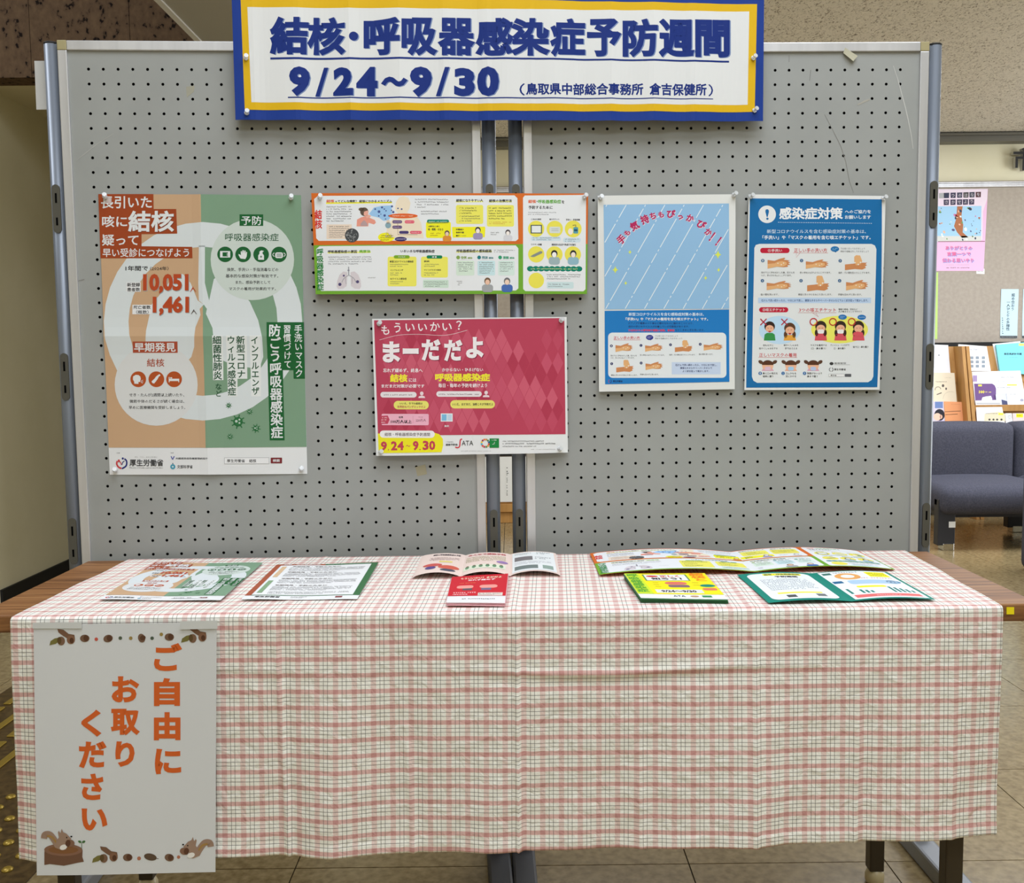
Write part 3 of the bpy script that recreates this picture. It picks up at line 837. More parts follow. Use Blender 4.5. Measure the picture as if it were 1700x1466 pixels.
    S.lv(4).vt('インフルエンザ', 416.8, 558, 430, 656, tg, .02, dx=1.2).vt('新型コロナ', 392.8, 557.5, 407.5, 628, tg, .02, dx=1).vt('ウィルス感染症', 377.5, 557.5, 391.5, 657, tg, .02, dx=1.2).vt('細菌性肺炎', 354, 557.5, 369, 630.5, tg, .02, dx=.8).vt('など', 358, 636, 369, 659, tg, .02)
    vg = (48, 108, 64)
    S.v(330, 550, 5.865)
    for cx, cy, r0, r1 in ((385, 880, 46, 70), (295, 722, 19, 31), (498, 783, 19, 31), (560, 945, 28, 45), (310, 1025, 19, 31)):
        S.lv(4).ell(cx, cy, r0, r0, vg)
        for k in range(8):
            a = k * math.pi / 4 + .2; S.st([(cx + r0 * .8 * math.cos(a), cy + r0 * .8 * math.sin(a)), (cx + r1 * math.cos(a), cy + r1 * math.sin(a))], r1 * .16, vg, smooth=False)
        S.lv(5).ell(cx - r0 * .35, cy - r0 * .1, r0 * .28, r0 * .28, (180, 195, 182)).ell(cx + r0 * .3, cy - r0 * .45, r0 * .2, r0 * .2, (180, 195, 182)).ell(cx + r0 * .3, cy + r0 * .25, r0 * .2, r0 * .2, (180, 195, 182))
    S.v(160, 550, 5.863).lv(4).rect(360, 100, 797, 210, (164, 76, 52)).lv(5).t('早期発見', 374, 112, 778, 200, WH, .022)
    S.lv(4).t('結核', 495, 267, 665, 345, (160, 74, 50), .014)
    for cx in (410, 587, 760): S.ell(cx, 467, 77, 77, (172, 80, 38))
    S.lv(5).poly([(372, 510), (370, 490), (358, 470), (360, 440), (385, 424), (412, 426), (430, 440), (436, 465), (430, 478), (432, 492), (412, 494), (412, 512)], WH)
    S.st([(438, 482), (458, 474)], 4, WH, smooth=False).st([(438, 490), (460, 492)], 4, WH, smooth=False).st([(436, 496), (455, 506)], 4, WH, smooth=False)
    S.poly([(540, 488), (572, 458), (584, 440), (606, 424), (616, 434), (604, 456), (596, 470), (566, 508), (548, 504)], WH).poly([(608, 424), (616, 416), (628, 428), (620, 438)], WH)
    S.poly([(708, 445), (716, 445), (716, 462), (810, 462), (810, 496), (802, 496), (802, 484), (716, 484), (716, 496), (708, 496)], WH).rr(722, 448, 742, 460, 4, WH)
    S.lv(4).t('せき・たんが2週間以上続いたり、', 322, 602, 860, 636, DK, .012).t('微熱や体のだるさが続く場合は、', 325, 665, 860, 698, DK, .012).t('早めに医療機関を受診しましょう。', 317, 725, 870, 758, DK, .012)
    # foot of the poster
    S.lv(2).t('主催', 196, 1178, 230, 1190, (120, 120, 120)).t('後援', 726, 1176, 756, 1188, (120, 120, 120))
    S.st([(205, 1262), (199, 1290), (215, 1320), (245, 1335)], 16, (196, 62, 66)).st([(275, 1240), (296, 1265), (290, 1310), (250, 1337)], 15, (44, 50, 116)).ell(220, 1258, 10, 11, (196, 62, 66)).ell(258, 1238, 10, 11, (44, 50, 116)).st([(213, 1270), (235, 1272), (244, 1300)], 8, (196, 62, 66)).st([(275, 1262), (258, 1275), (250, 1300)], 8, (44, 50, 116))
    S.t('ひと、くらし、みらいのために', 376, 1218, 594, 1230, (90, 90, 90)).t('厚生労働省', 325, 1245, 655, 1313, (60, 60, 62), .02).t('Ministry of Health, Labour and Welfare', 324, 1322, 652, 1337, (70, 70, 70))
    S.poly([(726, 1215), (735, 1215), (746, 1238), (757, 1215), (766, 1215), (750, 1248), (742, 1248)], (60, 70, 150)).ell(748, 1317, 25, 25, (76, 150, 172)).ell(748, 1286, 5, 6, (44, 60, 90)).lv(3).ell(748, 1317, 8, 8, WH).lv(2)
    S.t('内閣感染症危機管理統括庁', 778, 1227, 1090, 1246, DK, .012).t('文部科学省', 790, 1300, 942, 1334, (60, 60, 62), .012)
    S.v(330, 550, 5.865).rect(252, 1228, 688, 1290, (170, 170, 172)).lv(3).rect(256, 1232, 684, 1286, (226, 226, 226)).lv(4).t('厚生労働省', 278, 1244, 452, 1276, DK, .014).t('結核', 494, 1244, 562, 1276, DK, .014)
    S.lv(3).rr(702, 1230, 812, 1285, 6, (118, 42, 46)).lv(4).t('検索', 722, 1244, 790, 1272, WH, .02)
def fold4(a, b):
    z = .004 * (1 - np.abs(a - .508) * 2) ** 2 * .4 + .0045 * np.abs(b - .505) * 0
    z = z + .0050 * np.exp(-np.abs(b - .505) / .05) + .0030 * np.exp(-np.abs(a - .508) / .03)
    return z + .0025 * np.sin(np.pi * a) * b
S = Sheet('poster', 'tall brown and green poster with a lungs picture on the left board', 'poster', PL_L(.001), Q_BG, (218, 219, 219), fold4, grid=(24, 30))
art_bg(S); S.done(cut_text=True)

# ---------------- long orange and green pamphlet
OR = (206, 104, 40); G2 = (110, 164, 52); YL = (228, 222, 96); YB = (240, 228, 40); PW = (222, 224, 226)
Q_OG = [(517.2, 321.2), (976, 321.8), (974, 488.5), (524.5, 488.8)]
def small_person(S, cx, cy, h, hair, top, face=(226, 196, 172)):
    S.rr(cx - h * .42, cy + h * .05, cx + h * .42, cy + h * .62, h * .22, top)
    l = S.L; S.lv(l + 1).ell(cx, cy - h * .20, h * .24, h * .27, hair).lv(l + 2).ell(cx, cy - h * .12, h * .17, h * .2, face).lv(l)
def art_og(S):
    S.v(0, 0, 1).lv(1)
    S.poly([(517.2, 321.2), (976, 321.8), (975, 405.5), (521.3, 407.5)], OR).poly([(521.3, 407.5), (975, 405.5), (974, 488.5), (524.5, 488.8)], G2)
    S.v(510, 310, 7.083).lv(2)
    # left wide panels reach px 861
    S.poly([(85, 150), (130, 112), (2435, 106), (2470, 140), (2480, 620), (2450, 644), (140, 640), (110, 610)], PW)
    S.poly([(110, 735), (150, 702), (2450, 695), (2480, 730), (2480, 1200), (2450, 1225), (170, 1228), (140, 1200)], PW)
    S.lv(3).vt('結核', 92, 275, 180, 500, (202, 44, 40), .03).vt('呼吸器感染症', 112, 728, 195, 1222, (46, 124, 66), .03, dx=6)
    S.poly([(225, 190), (1000, 182), (1000, 200), (225, 206)], YB)
    S.lv(4).t('結核', 230, 155, 322, 192, (214, 84, 36), .02).t('ってどんな病気？ 結核にかかるメカニズム', 330, 160, 1000, 194, DK, .03)
    S.lv(3).g(230, 228, 525, 422, 7, (110, 110, 112)).rect(232, 448, 528, 620, (226, 208, 190)).lv(4).g(262, 460, 500, 608, 6, (120, 108, 100))
    S.ell(530, 578, 82, 82, (70, 72, 74))
    S.lv(5)
    for k in range(26):
        a = random.random() * 6.28; rr_ = 66 * math.sqrt(random.random()); x, y = 530 + rr_ * math.cos(a), 578 + rr_ * math.sin(a); t = random.random() * 3
        S.st([(x - 12 * math.cos(t), y - 12 * math.sin(t)), (x + 12 * math.cos(t), y + 12 * math.sin(t))], 4, (165, 168, 168), smooth=False)
    # coughing woman, spray and profile
    S.lv(3).poly([(585, 472), (590, 392), (640, 366), (690, 352), (740, 372), (800, 398), (812, 430), (790, 450), (725, 430), (722, 472)], (222, 148, 130))
    S.lv(4).ell(640, 272, 32, 20, (96, 80, 68)).ell(675, 300, 48, 50, (96, 80, 68)).lv(5).poly([(672, 300), (718, 285), (722, 330), (712, 345), (690, 352), (668, 338)], (226, 166, 148)).poly([(690, 340), (735, 338), (755, 350), (735, 372), (700, 378)], (226, 166, 148))
    S.poly([(632, 440), (660, 410), (672, 400), (690, 412), (712, 442), (715, 466), (632, 466)], (176, 150, 150))
    S.lv(3).poly([(730, 325), (790, 250), (880, 232), (1010, 225), (995, 260), (1000, 340), (960, 400), (900, 408), (850, 372), (760, 350)], (150, 190, 226))
    S.lv(4)
    for x, y, r in ((803, 270, 10), (848, 300, 16), (883, 250, 12), (914, 345, 14), (910, 270, 8), (845, 350, 9), (930, 290, 8), (925, 385, 7), (1000, 238, 12), (1015, 305, 14), (960, 350, 7), (870, 330, 6), (1070, 262, 9), (1113, 270, 10), (995, 285, 8)): S.ell(x, y, r, r, (70, 84, 140))
    S.lv(3).poly([(1050, 300), (1035, 260), (1050, 180), (1085, 132), (1140, 120), (1195, 140), (1217, 200), (1205, 265), (1175, 310), (1290, 350), (1340, 430), (1372, 610), (920, 600), (940, 520), (930, 470), (1000, 400), (1080, 330)], (228, 214, 190))
    S.lv(4).ell(1130, 350, 172, 28, (216, 96, 44)).rr(1005, 402, 1118, 438, 16, (90, 64, 110)).rr(1150, 402, 1262, 438, 16, (216, 84, 104)).rr(1005, 464, 1118, 500, 16, (90, 64, 110)).rr(1085, 526, 1196, 560, 16, (70, 60, 110)).rr(1212, 526, 1348, 560, 16, (216, 84, 104)).ell(1103, 622, 70, 26, (52, 44, 100)).ell(955, 460, 34, 36, (130, 160, 172)).ell(955, 420, 20, 24, (214, 196, 176))
    S.lv(5).g(1005, 338, 1255, 362, 1, (240, 210, 190)).g(1015, 412, 1108, 430, 1, (210, 200, 220)).g(1160, 412, 1252, 430, 1, (240, 210, 215)).g(1015, 473, 1108, 491, 1, (210, 200, 220)).g(1225, 535, 1335, 552, 1, (240, 210, 215)).g(1050, 612, 1155, 632, 1, (210, 200, 220))
    S.st([(1068, 440), (1068, 570), (1300, 570)], 4, (120, 70, 70), smooth=False)
    S.lv(3).g(1270, 142, 1660, 262, 4, (130, 130, 132), last=.35).g(1340, 282, 1650, 340, 2, (130, 130, 132))
    S.ell(935, 600, 98, 54, YB).lv(4).g(865, 568, 1012, 645, 3, (110, 104, 50))
    S.lv(3).rr(1398, 420, 1690, 608, 20, YB).rr(1410, 392, 1668, 438, 20, (30, 128, 112)).lv(4).g(1432, 404, 1650, 426, 1, (190, 220, 214))
    S.t('2週間以上続く', 1424, 462, 1560, 482, DK, .02).t('咳・微熱・だるさ', 1424, 494, 1600, 522, DK, .03).g(1450, 542, 1570, 590, 2, (150, 110, 40))
    S.lv(5); small_person(S, 1645, 575, 120, (100, 84, 78), (214, 140, 60))
    # lower row
    S.lv(3).poly([(245, 772), (752, 766), (752, 784), (245, 790)], (236, 236, 130)).lv(4).t('呼吸器感染症の原因', 248, 750, 590, 786, DK, .03).t('病原体', 615, 748, 750, 784, (110, 170, 60), .03)
    S.lv(3).g(252, 818, 762, 925, 4, (125, 125, 128))
    for sx in (1, -1):
        X = lambda x: 496 + (x - 496) * sx
        S.poly([(X(478), 1010), (X(430), 1000), (X(385), 1040), (X(358), 1110), (X(352), 1180), (X(370), 1206), (X(430), 1200), (X(470), 1172), (X(474), 1100)], (206, 198, 202))
        S.lv(4).st([(X(494), 1045), (X(440), 1080), (X(412), 1130)], 7, (150, 150, 156)).st([(X(455), 1072), (X(462), 1150)], 5, (150, 150, 156)).lv(3)
    S.lv(4).st([(492, 945), (494, 1045)], 12, (150, 150, 156), smooth=False).ell(436, 1050, 12, 12, (90, 80, 120)).ell(390, 1152, 19, 19, (80, 72, 112)).ell(598, 1122, 18, 18, (80, 72, 112)).ell(492, 988, 11, 11, (90, 80, 120)).g(720, 1066, 810, 1084, 1, (130, 130, 130))
    S.t('いろいろな呼吸器感染症', 1100, 746, 1500, 782, DK, .03)
    S.lv(3).rr(950, 828, 1288, 1176, 22, YL).rr(1340, 828, 1655, 1072, 22, YL).lv(4).rr(1022, 812, 1208, 850, 18, (120, 164, 40)).rr(1406, 812, 1590, 850, 18, (20, 124, 84))
    S.lv(5).t('ウイルス', 1075, 822, 1155, 840, WH, .02).t('細 菌', 1470, 820, 1524, 842, WH, .02)
    S.lv(4).t('新型コロナウイルス感染症', 976, 874, 1252, 898, DK, .03).t('インフルエンザ', 982, 976, 1132, 998, DK, .02).t('RSウイルス感染症', 982, 1076, 1172, 1100, DK, .02).g(978, 908, 1190, 952, 2, (120, 120, 90)).g(980, 1008, 1120, 1054, 2, (120, 120, 90)).g(982, 1110, 1130, 1156, 2, (120, 120, 90))
    S.t('肺炎', 1376, 872, 1440, 894, DK, .02).t('マイコプラズマ肺炎', 1376, 974, 1574, 994, DK, .02).g(1376, 906, 1560, 952, 2, (120, 120, 90)).g(1376, 1006, 1545, 1054, 2, (120, 120, 90))
    S.lv(3).rr(1365, 1098, 1662, 1192, 12, (196, 216, 200)).lv(4).g(1375, 1112, 1645, 1186, 3, (120, 130, 124))
    # third panel
    S.v(740, 310, 6.8).lv(3).poly([(115, 168), (420, 164), (420, 180), (115, 184)], (240, 234, 140)).poly([(485, 168), (745, 164), (745, 180), (485, 184)], (240, 234, 140))
    S.lv(4).t('結核になりやすい人', 118, 144, 420, 178, DK, .03).t('結核の治療方法', 488, 146, 744, 180, DK, .03)
    S.lv(3).rr(116, 212, 422, 425, 20, YL).rr(464, 212, 768, 455, 20, YL).poly([(70, 460), (440, 456), (446, 470), (440, 575), (78, 580)], YB)
    S.lv(4).g(180, 232, 350, 318, 3, (90, 90, 60)).g(180, 325, 388, 404, 3, (110, 110, 80), last=.5).g(484, 232, 745, 380, 5, (95, 95, 60)).g(490, 396, 742, 432, 2, (196, 120, 60))
    for y in (243, 275, 306, 338, 394): S.st([(152, y), (158, y + 6), (168, y - 8)], 3, (130, 110, 40), smooth=False)
    S.t('体重減少', 115, 478, 205, 498, DK, .03).t('食欲不振', 115, 512, 205, 532, DK, .03).t('寝汗', 115, 548, 156, 568, DK, .03).g(165, 550, 228, 566, 1, (110, 110, 60)).g(505, 512, 600, 556, 2, (110, 110, 112))
    small_person(S, 362, 520, 130, (54, 50, 56), (154, 144, 178), (234, 222, 214)); small_person(S, 700, 545, 120, (80, 72, 74), (204, 204, 208), (236, 226, 220))
    S.lv(3).poly([(118, 734), (520, 726), (520, 742), (118, 750)], (240, 234, 140)).lv(4).t('呼吸器感染症の感染経路', 122, 712, 518, 748, DK, .03).g(542, 712, 775, 752, 2, (120, 120, 122))
    for x0, c_, tx, bx0, bx1, bc in ((140, (130, 160, 80), '空気', 118, 322, (206, 222, 206)), (376, (30, 118, 124), '飛沫', 358, 555, (192, 218, 222)), (612, (50, 150, 110), '接触', 590, 775, (204, 222, 214))):
        S.lv(3).ell(x0, 803, 21, 21, c_).lv(4).t(tx, x0 + 32, 788, x0 + 98, 822, c_, .03).t('感染', x0 + 108, 798, x0 + 160, 820, c_, .03)
        S.lv(3).rr(bx0, 840, bx1, 1006, 16, bc).lv(4).g(bx0 + 20, 850, bx1 - 18, 990 if x0 == 376 else 968, 6 if x0 == 376 else 5, (110, 120, 116))
    small_person(S, 470, 1100, 150, (110, 86, 66), (156, 158, 160), (226, 186, 162)); small_person(S, 690, 1100, 150, (110, 110, 112), (70, 104, 170), (228, 200, 180)); S.g(125, 1062, 185, 1120, 3, (120, 120, 120))
    # fourth panel
    S.lv(2).poly([(870, 130), (890, 104), (1560, 96), (1582, 120), (1575, 1160), (1550, 1182), (895, 1182), (870, 1160)], PW)
    S.lv(3).t('結核', 930, 150, 1018, 190, (216, 96, 40), .03).t('・', 1022, 162, 1036, 176, (60, 60, 60), .02).t('呼吸器感染症', 1040, 150, 1300, 194, (96, 164, 60), .03).t('を', 1306, 158, 1336, 194, DK, .03).t('予防するために', 932, 218, 1204, 258, DK, .03)
    S.g(928, 284, 1260, 328, 2, (130, 130, 132)).t('こまめな換気', 960, 362, 1076, 382, DK, .03).t('咳エチケット', 1168, 362, 1280, 382, DK, .03).t('手洗い・手指消毒', 1354, 366, 1512, 388, DK, .03).t('ワクチン接種', 960, 646, 1080, 668, DK, .03).t('規則的な生活で免疫力を強化', 1192, 646, 1466, 670, DK, .03)
    for cx, cy, r in ((1018, 480, 92), (1228, 480, 92), (1436, 480, 95), (1018, 768, 92), (1224, 768, 92), (1432, 768, 92), (1018, 1062, 88)): S.ell(cx, cy, r, r, (226, 216, 84))
    S.lv(4).rect(955, 435, 1084, 532, (70, 84, 84)).rr(1168, 456, 1290, 528, 16, (206, 212, 208)).rr(1438, 460, 1492, 532, 10, (86, 150, 168)).ell(1405, 510, 28, 36, (232, 222, 214)).st([(1465, 460), (1465, 436), (1430, 440)], 8, (90, 84, 70), smooth=False)
    S.poly([(950, 792), (985, 770), (1065, 730), (1090, 738), (1085, 755), (1000, 796), (980, 798)], (130, 138, 134))
    S.lv(5).rect(968, 446, 1072, 522, (222, 226, 226)).st([(1190, 480), (1270, 480)], 4, (140, 150, 146), smooth=False).st([(1190, 500), (1270, 500)], 4, (140, 150, 146), smooth=False).rect(1446, 484, 1484, 506, (40, 84, 100))
    small_person(S, 1222, 790, 150, (40, 38, 40), (152, 172, 176), (236, 230, 226)); small_person(S, 1436, 790, 150, (44, 44, 50), (140, 176, 190), (234, 218, 206))
    S.lv(3).rr(958, 568, 1298, 615, 20, (200, 216, 224)).rr(1322, 580, 1520, 632, 20, (200, 216, 224)).lv(4).g(980, 572, 1280, 612, 2, (110, 120, 128)).g(1345, 586, 1500, 628, 2, (110, 120, 128))
    S.lv(3)
    for k in range(10): S.ell(952 + k * 61, 930, 38, 30, (18, 124, 102))
    S.lv(4).g(958, 918, 1490, 944, 1, (200, 224, 150)); S.lv(3).g(1135, 984, 1515, 1055, 3, (100, 100, 102)).rr(1138, 1078, 1440, 1152, 14, (196, 216, 218)).lv(4).g(1155, 1092, 1390, 1140, 2, (120, 130, 134))
def og_disp(a, b):
    z = .004 + .0055 * b * (np.abs(np.sin(a * np.pi * 2.02 + .0))) + .003 * np.sin(np.pi * np.clip(a / .76, 0, 1))
    return z + .003 * np.exp(-np.abs(a - .76) / .012)
S = Sheet('pamphlet', 'long folded-out orange and green pamphlet spanning both boards', 'pamphlet', chord(517, 976, 405, .010), Q_OG, OR, og_disp, grid=(60, 12), cell=8)
art_og(S); S.done()

# ---------------- red poster
RED = (178, 66, 88); RD2 = (190, 80, 102)
Q_RD = [(618, 529.5), (940.3, 526.3), (942.5, 751), (624.8, 756.5)]
def art_red(S):
    S.v(0, 0, 1).lv(1).poly([(621.2, 532), (936.5, 528.2), (938.6, 720.5), (627.8, 722.5)], RED)
    S.lv(2)
    tones = ((190, 82, 104), (170, 58, 80), (184, 74, 96), (178, 66, 88), (196, 90, 110))
    for i in range(34):
        for j in range(9):
            cx = 636 + i * 9.35; cy = 545 + j * 38.6 + (i % 2) * 19.3
            if cx - 9 < 628 or cx + 9 > 936.5 or cy - 19 < 531.5 or cy + 19 > 720: continue
            k = (i * 2 + j * 3 + i // 3) % 5
            if k != 3: S.poly([(cx, cy - 18.6), (cx + 9, cy), (cx, cy + 18.6), (cx - 9, cy)], tones[k])
    S.v(610, 515, 5.867).lv(3)
    wp = (232, 226, 228)
    for ch, x0, y0, x1, y1 in (('も', 137, 150, 215, 240), ('う', 262, 124, 325, 220), ('い', 372, 132, 462, 208), ('い', 495, 134, 582, 204), ('か', 612, 118, 706, 204), ('い', 730, 128, 822, 200), ('？', 864, 104, 918, 192)):
        S.t(ch, x0, y0, x1, y1, wp, .012)
    S.st([(120, 290), (300, 245), (500, 236), (760, 245), (970, 196)], 3, wp)
    for dx, l, c_ in ((7, 3, (130, 40, 66)), (0, 4, wp)):
        S.lv(l)
        for ch, x0, y0, x1, y1 in (('ま', 150, 305, 318, 510), ('ー', 345, 372, 500, 426), ('だ', 530, 285, 710, 490), ('だ', 748, 290, 922, 495), ('よ', 960, 262, 1128, 468)):
            S.t(ch, x0 + dx, y0 + dx, x1 + dx, y1 + dx, c_, .045)
    S.lv(3).t('忘れず緩めず、終息へ', 155, 566, 538, 606, wp, .02).t('結核', 222, 622, 392, 700, (236, 224, 60), .04).t('には', 405, 662, 478, 698, wp, .02).t('まだまだ対策が必要です', 138, 720, 556, 756, wp, .02)
    S.t('かからない・ひろげない', 728, 562, 1126, 598, wp, .02).t('呼吸器感染症', 660, 615, 1192, 692, (236, 224, 60), .04).t('毎日・毎年の予防を続けよう', 692, 712, 1166, 752, wp, .02)
    S.rr(128, 795, 480, 850, 27, (222, 216, 218)).rr(672, 788, 1112, 842, 27, (222, 216, 218)).rr(258, 882, 598, 964, 40, (222, 216, 110)).rr(808, 875, 1240, 955, 40, (222, 216, 110)).rr(140, 1008, 598, 1118, 12, (228, 172, 190))
    S.lv(4).g(162, 812, 450, 836, 1, (130, 110, 116)).g(694, 806, 1088, 830, 1, (130, 110, 116)).t('いいえ、今でも結核は', 316, 896, 538, 918, DK, .02).t('世界的なパンデミックだよ', 292, 928, 566, 952, (170, 70, 80), .02).t('いいえ、まだまだ、油断こそが予防だよ', 826, 902, 1222, 928, DK, .02)
    for x, y in ((530, 800), (1155, 792)): S.lv(3).ell(x, y + 10, 17, 19, (226, 206, 210)).poly([(x - 33, y + 54), (x - 28, y + 38), (x, y + 30), (x + 28, y + 38), (x + 33, y + 54)], (226, 206, 210))
    S.lv(4).poly([(132, 1028), (200, 1025), (218, 1065), (200, 1105), (132, 1106)], (186, 70, 92)).lv(5).g(138, 1034, 196, 1100, 3, (232, 200, 206))
    S.t('世界', 306, 1032, 350, 1052, DK, .02).t('100万人以上', 230, 1066, 432, 1100, (40, 36, 40), .03).g(498, 1032, 545, 1046, 1, (150, 110, 120)).t('220万人', 474, 1056, 572, 1084, (140, 90, 105), .01).st([(446, 1026), (446, 1098)], 2, (190, 120, 140), smooth=False)
    S.lv(3).rect(715, 1004, 830, 1082, (226, 232, 238)).lv(4).rect(724, 1012, 772, 1074, (120, 178, 212)).rect(778, 1012, 822, 1074, (186, 208, 222)).t('換気', 750, 1116, 796, 1136, WH, .02)
    # foot
    S.lv(2).poly([(103, 1200), (640, 1186), (700, 1205), (735, 1250), (738, 1310), (722, 1378), (112, 1390)], (228, 220, 40)).lv(3).rr(122, 1170, 656, 1240, 34, (230, 228, 228))
    S.lv(4).t('結核・呼吸器感染症予防週間', 170, 1190, 610, 1224, (96, 84, 88), .012)
    RP = (186, 66, 84)
    for ch, x0, y0, x1, y1 in (('9', 133, 1276, 192, 1366), ('.', 200, 1350, 214, 1364), ('2', 232, 1274, 292, 1362), ('4', 294, 1274, 356, 1360), ('〜', 376, 1308, 420, 1328), ('9', 444, 1270, 500, 1360), ('.', 506, 1346, 522, 1360), ('3', 540, 1268, 598, 1358), ('0', 602, 1268, 662, 1358)):
        S.t(ch, x0, y0, x1, y1, RP, .045 if ch not in '〜.' else .01)
    S.g(766, 1272, 836, 1288, 1, (110, 110, 112)).t('結核予防会', 764, 1296, 878, 1316, (60, 60, 62), .03).st([(922, 1252), (905, 1262), (898, 1320), (880, 1335), (855, 1330)], 11, (200, 40, 56)).t('ATA', 918, 1268, 1030, 1314, (40, 40, 42), -.0)
    for k in range(12):
        a = k * 30; S.ring(1147, 1292, 36, 17, [(200, 60, 50), (224, 150, 40), (70, 140, 70), (180, 40, 60), (220, 70, 50), (60, 170, 200), (240, 190, 40), (150, 40, 80), (230, 110, 50), (190, 140, 50), (70, 120, 70), (30, 90, 150)][k], a + 3, a + 27)
    S.rect(1188, 1246, 1280, 1336, (30, 128, 62)).lv(4).st([(1215, 1302), (1228, 1302), (1236, 1280), (1242, 1315), (1250, 1300), (1262, 1302)], 5, WH, smooth=False).ell(1256, 1298, 7, 7, WH).t('ストップ結核', 1196, 1256, 1256, 1268, WH, .01)
    S.lv(3).g(1316, 1262, 1732, 1282, 1, (110, 110, 112)).g(1316, 1284, 1830, 1308, 1, (90, 90, 92)).g(1316, 1312, 1655, 1332, 1, (110, 110, 112)).g(1590, 1346, 1830, 1358, 1, (150, 150, 150)).g(910, 1362, 1200, 1374, 1, (150, 150, 150))
S = Sheet('poster', 'crimson diamond patterned landscape poster with big white title over the centre posts', 'poster', chord(618, 942, 640, .010), Q_RD, (220, 222, 222), lambda a, b: .004 + .003 * np.sin(np.pi * a) + .0045 * b * b * np.abs(np.sin(a * 6.28)), grid=(30, 12), cell=11)
art_red(S); S.done()

# ---------------- light blue handwashing poster
SKY = (142, 182, 216); BLU = (36, 118, 186); HAND = (218, 168, 116); HND2 = (196, 132, 86)
def hands(S, x, y, w, h, kind=0):
    """two rubbing hands: a sleeve of wrist, a palm and short fingers"""
    l = S.L; X = lambda a: x + a * w; Y = lambda a: y + a * h
    if kind in (2, 4):
        S.poly([(X(0), Y(.62)), (X(.5), Y(.55)), (X(.8), Y(.5)), (X(1), Y(.5)), (X(.92), Y(.6)), (X(1), Y(.66)), (X(.9), Y(.75)), (X(.95), Y(.84)), (X(.78), Y(.96)), (X(.45), Y(.92)), (X(0), Y(1))], HND2)
        S.lv(l + 1).poly([(X(.42), Y(.1) if kind == 2 else Y(.05)), (X(.5), Y(0)), (X(.68), Y(.02)), (X(.78), Y(.4)), (X(.7), Y(.62)), (X(.5), Y(.68)), (X(.42), Y(.45))], HAND).lv(l)
    else:
        S.poly([(X(0), Y(.2)), (X(.3), Y(.28)), (X(.5), Y(.12)), (X(.72), Y(0)), (X(.78), Y(.06)), (X(.7), Y(.18)), (X(.98), Y(.25)), (X(.88), Y(.33)), (X(1), Y(.42)), (X(.9), Y(.5)), (X(1), Y(.62)), (X(.86), Y(.66)), (X(.9), Y(.8)), (X(.7), Y(.85)), (X(.4), Y(.8)), (X(0), Y(.95))], HND2)
        S.lv(l + 1).poly([(X(.0), Y(.55)), (X(.3), Y(.5)), (X(.45), Y(.35)), (X(.62), Y(.3)), (X(.82), Y(.38)), (X(.84), Y(.62)), (X(.7), Y(.78)), (X(.4), Y(.8)), (X(.0), Y(.97))], HAND).lv(l)
    l = S.L; S.lv(l + 2)
    for a, b_ in ((.45, .5), (.6, .62), (.7, .48)): S.ell(X(a), Y(b_), h * .05, h * .05, (236, 226, 214), n=8)
    S.lv(l)
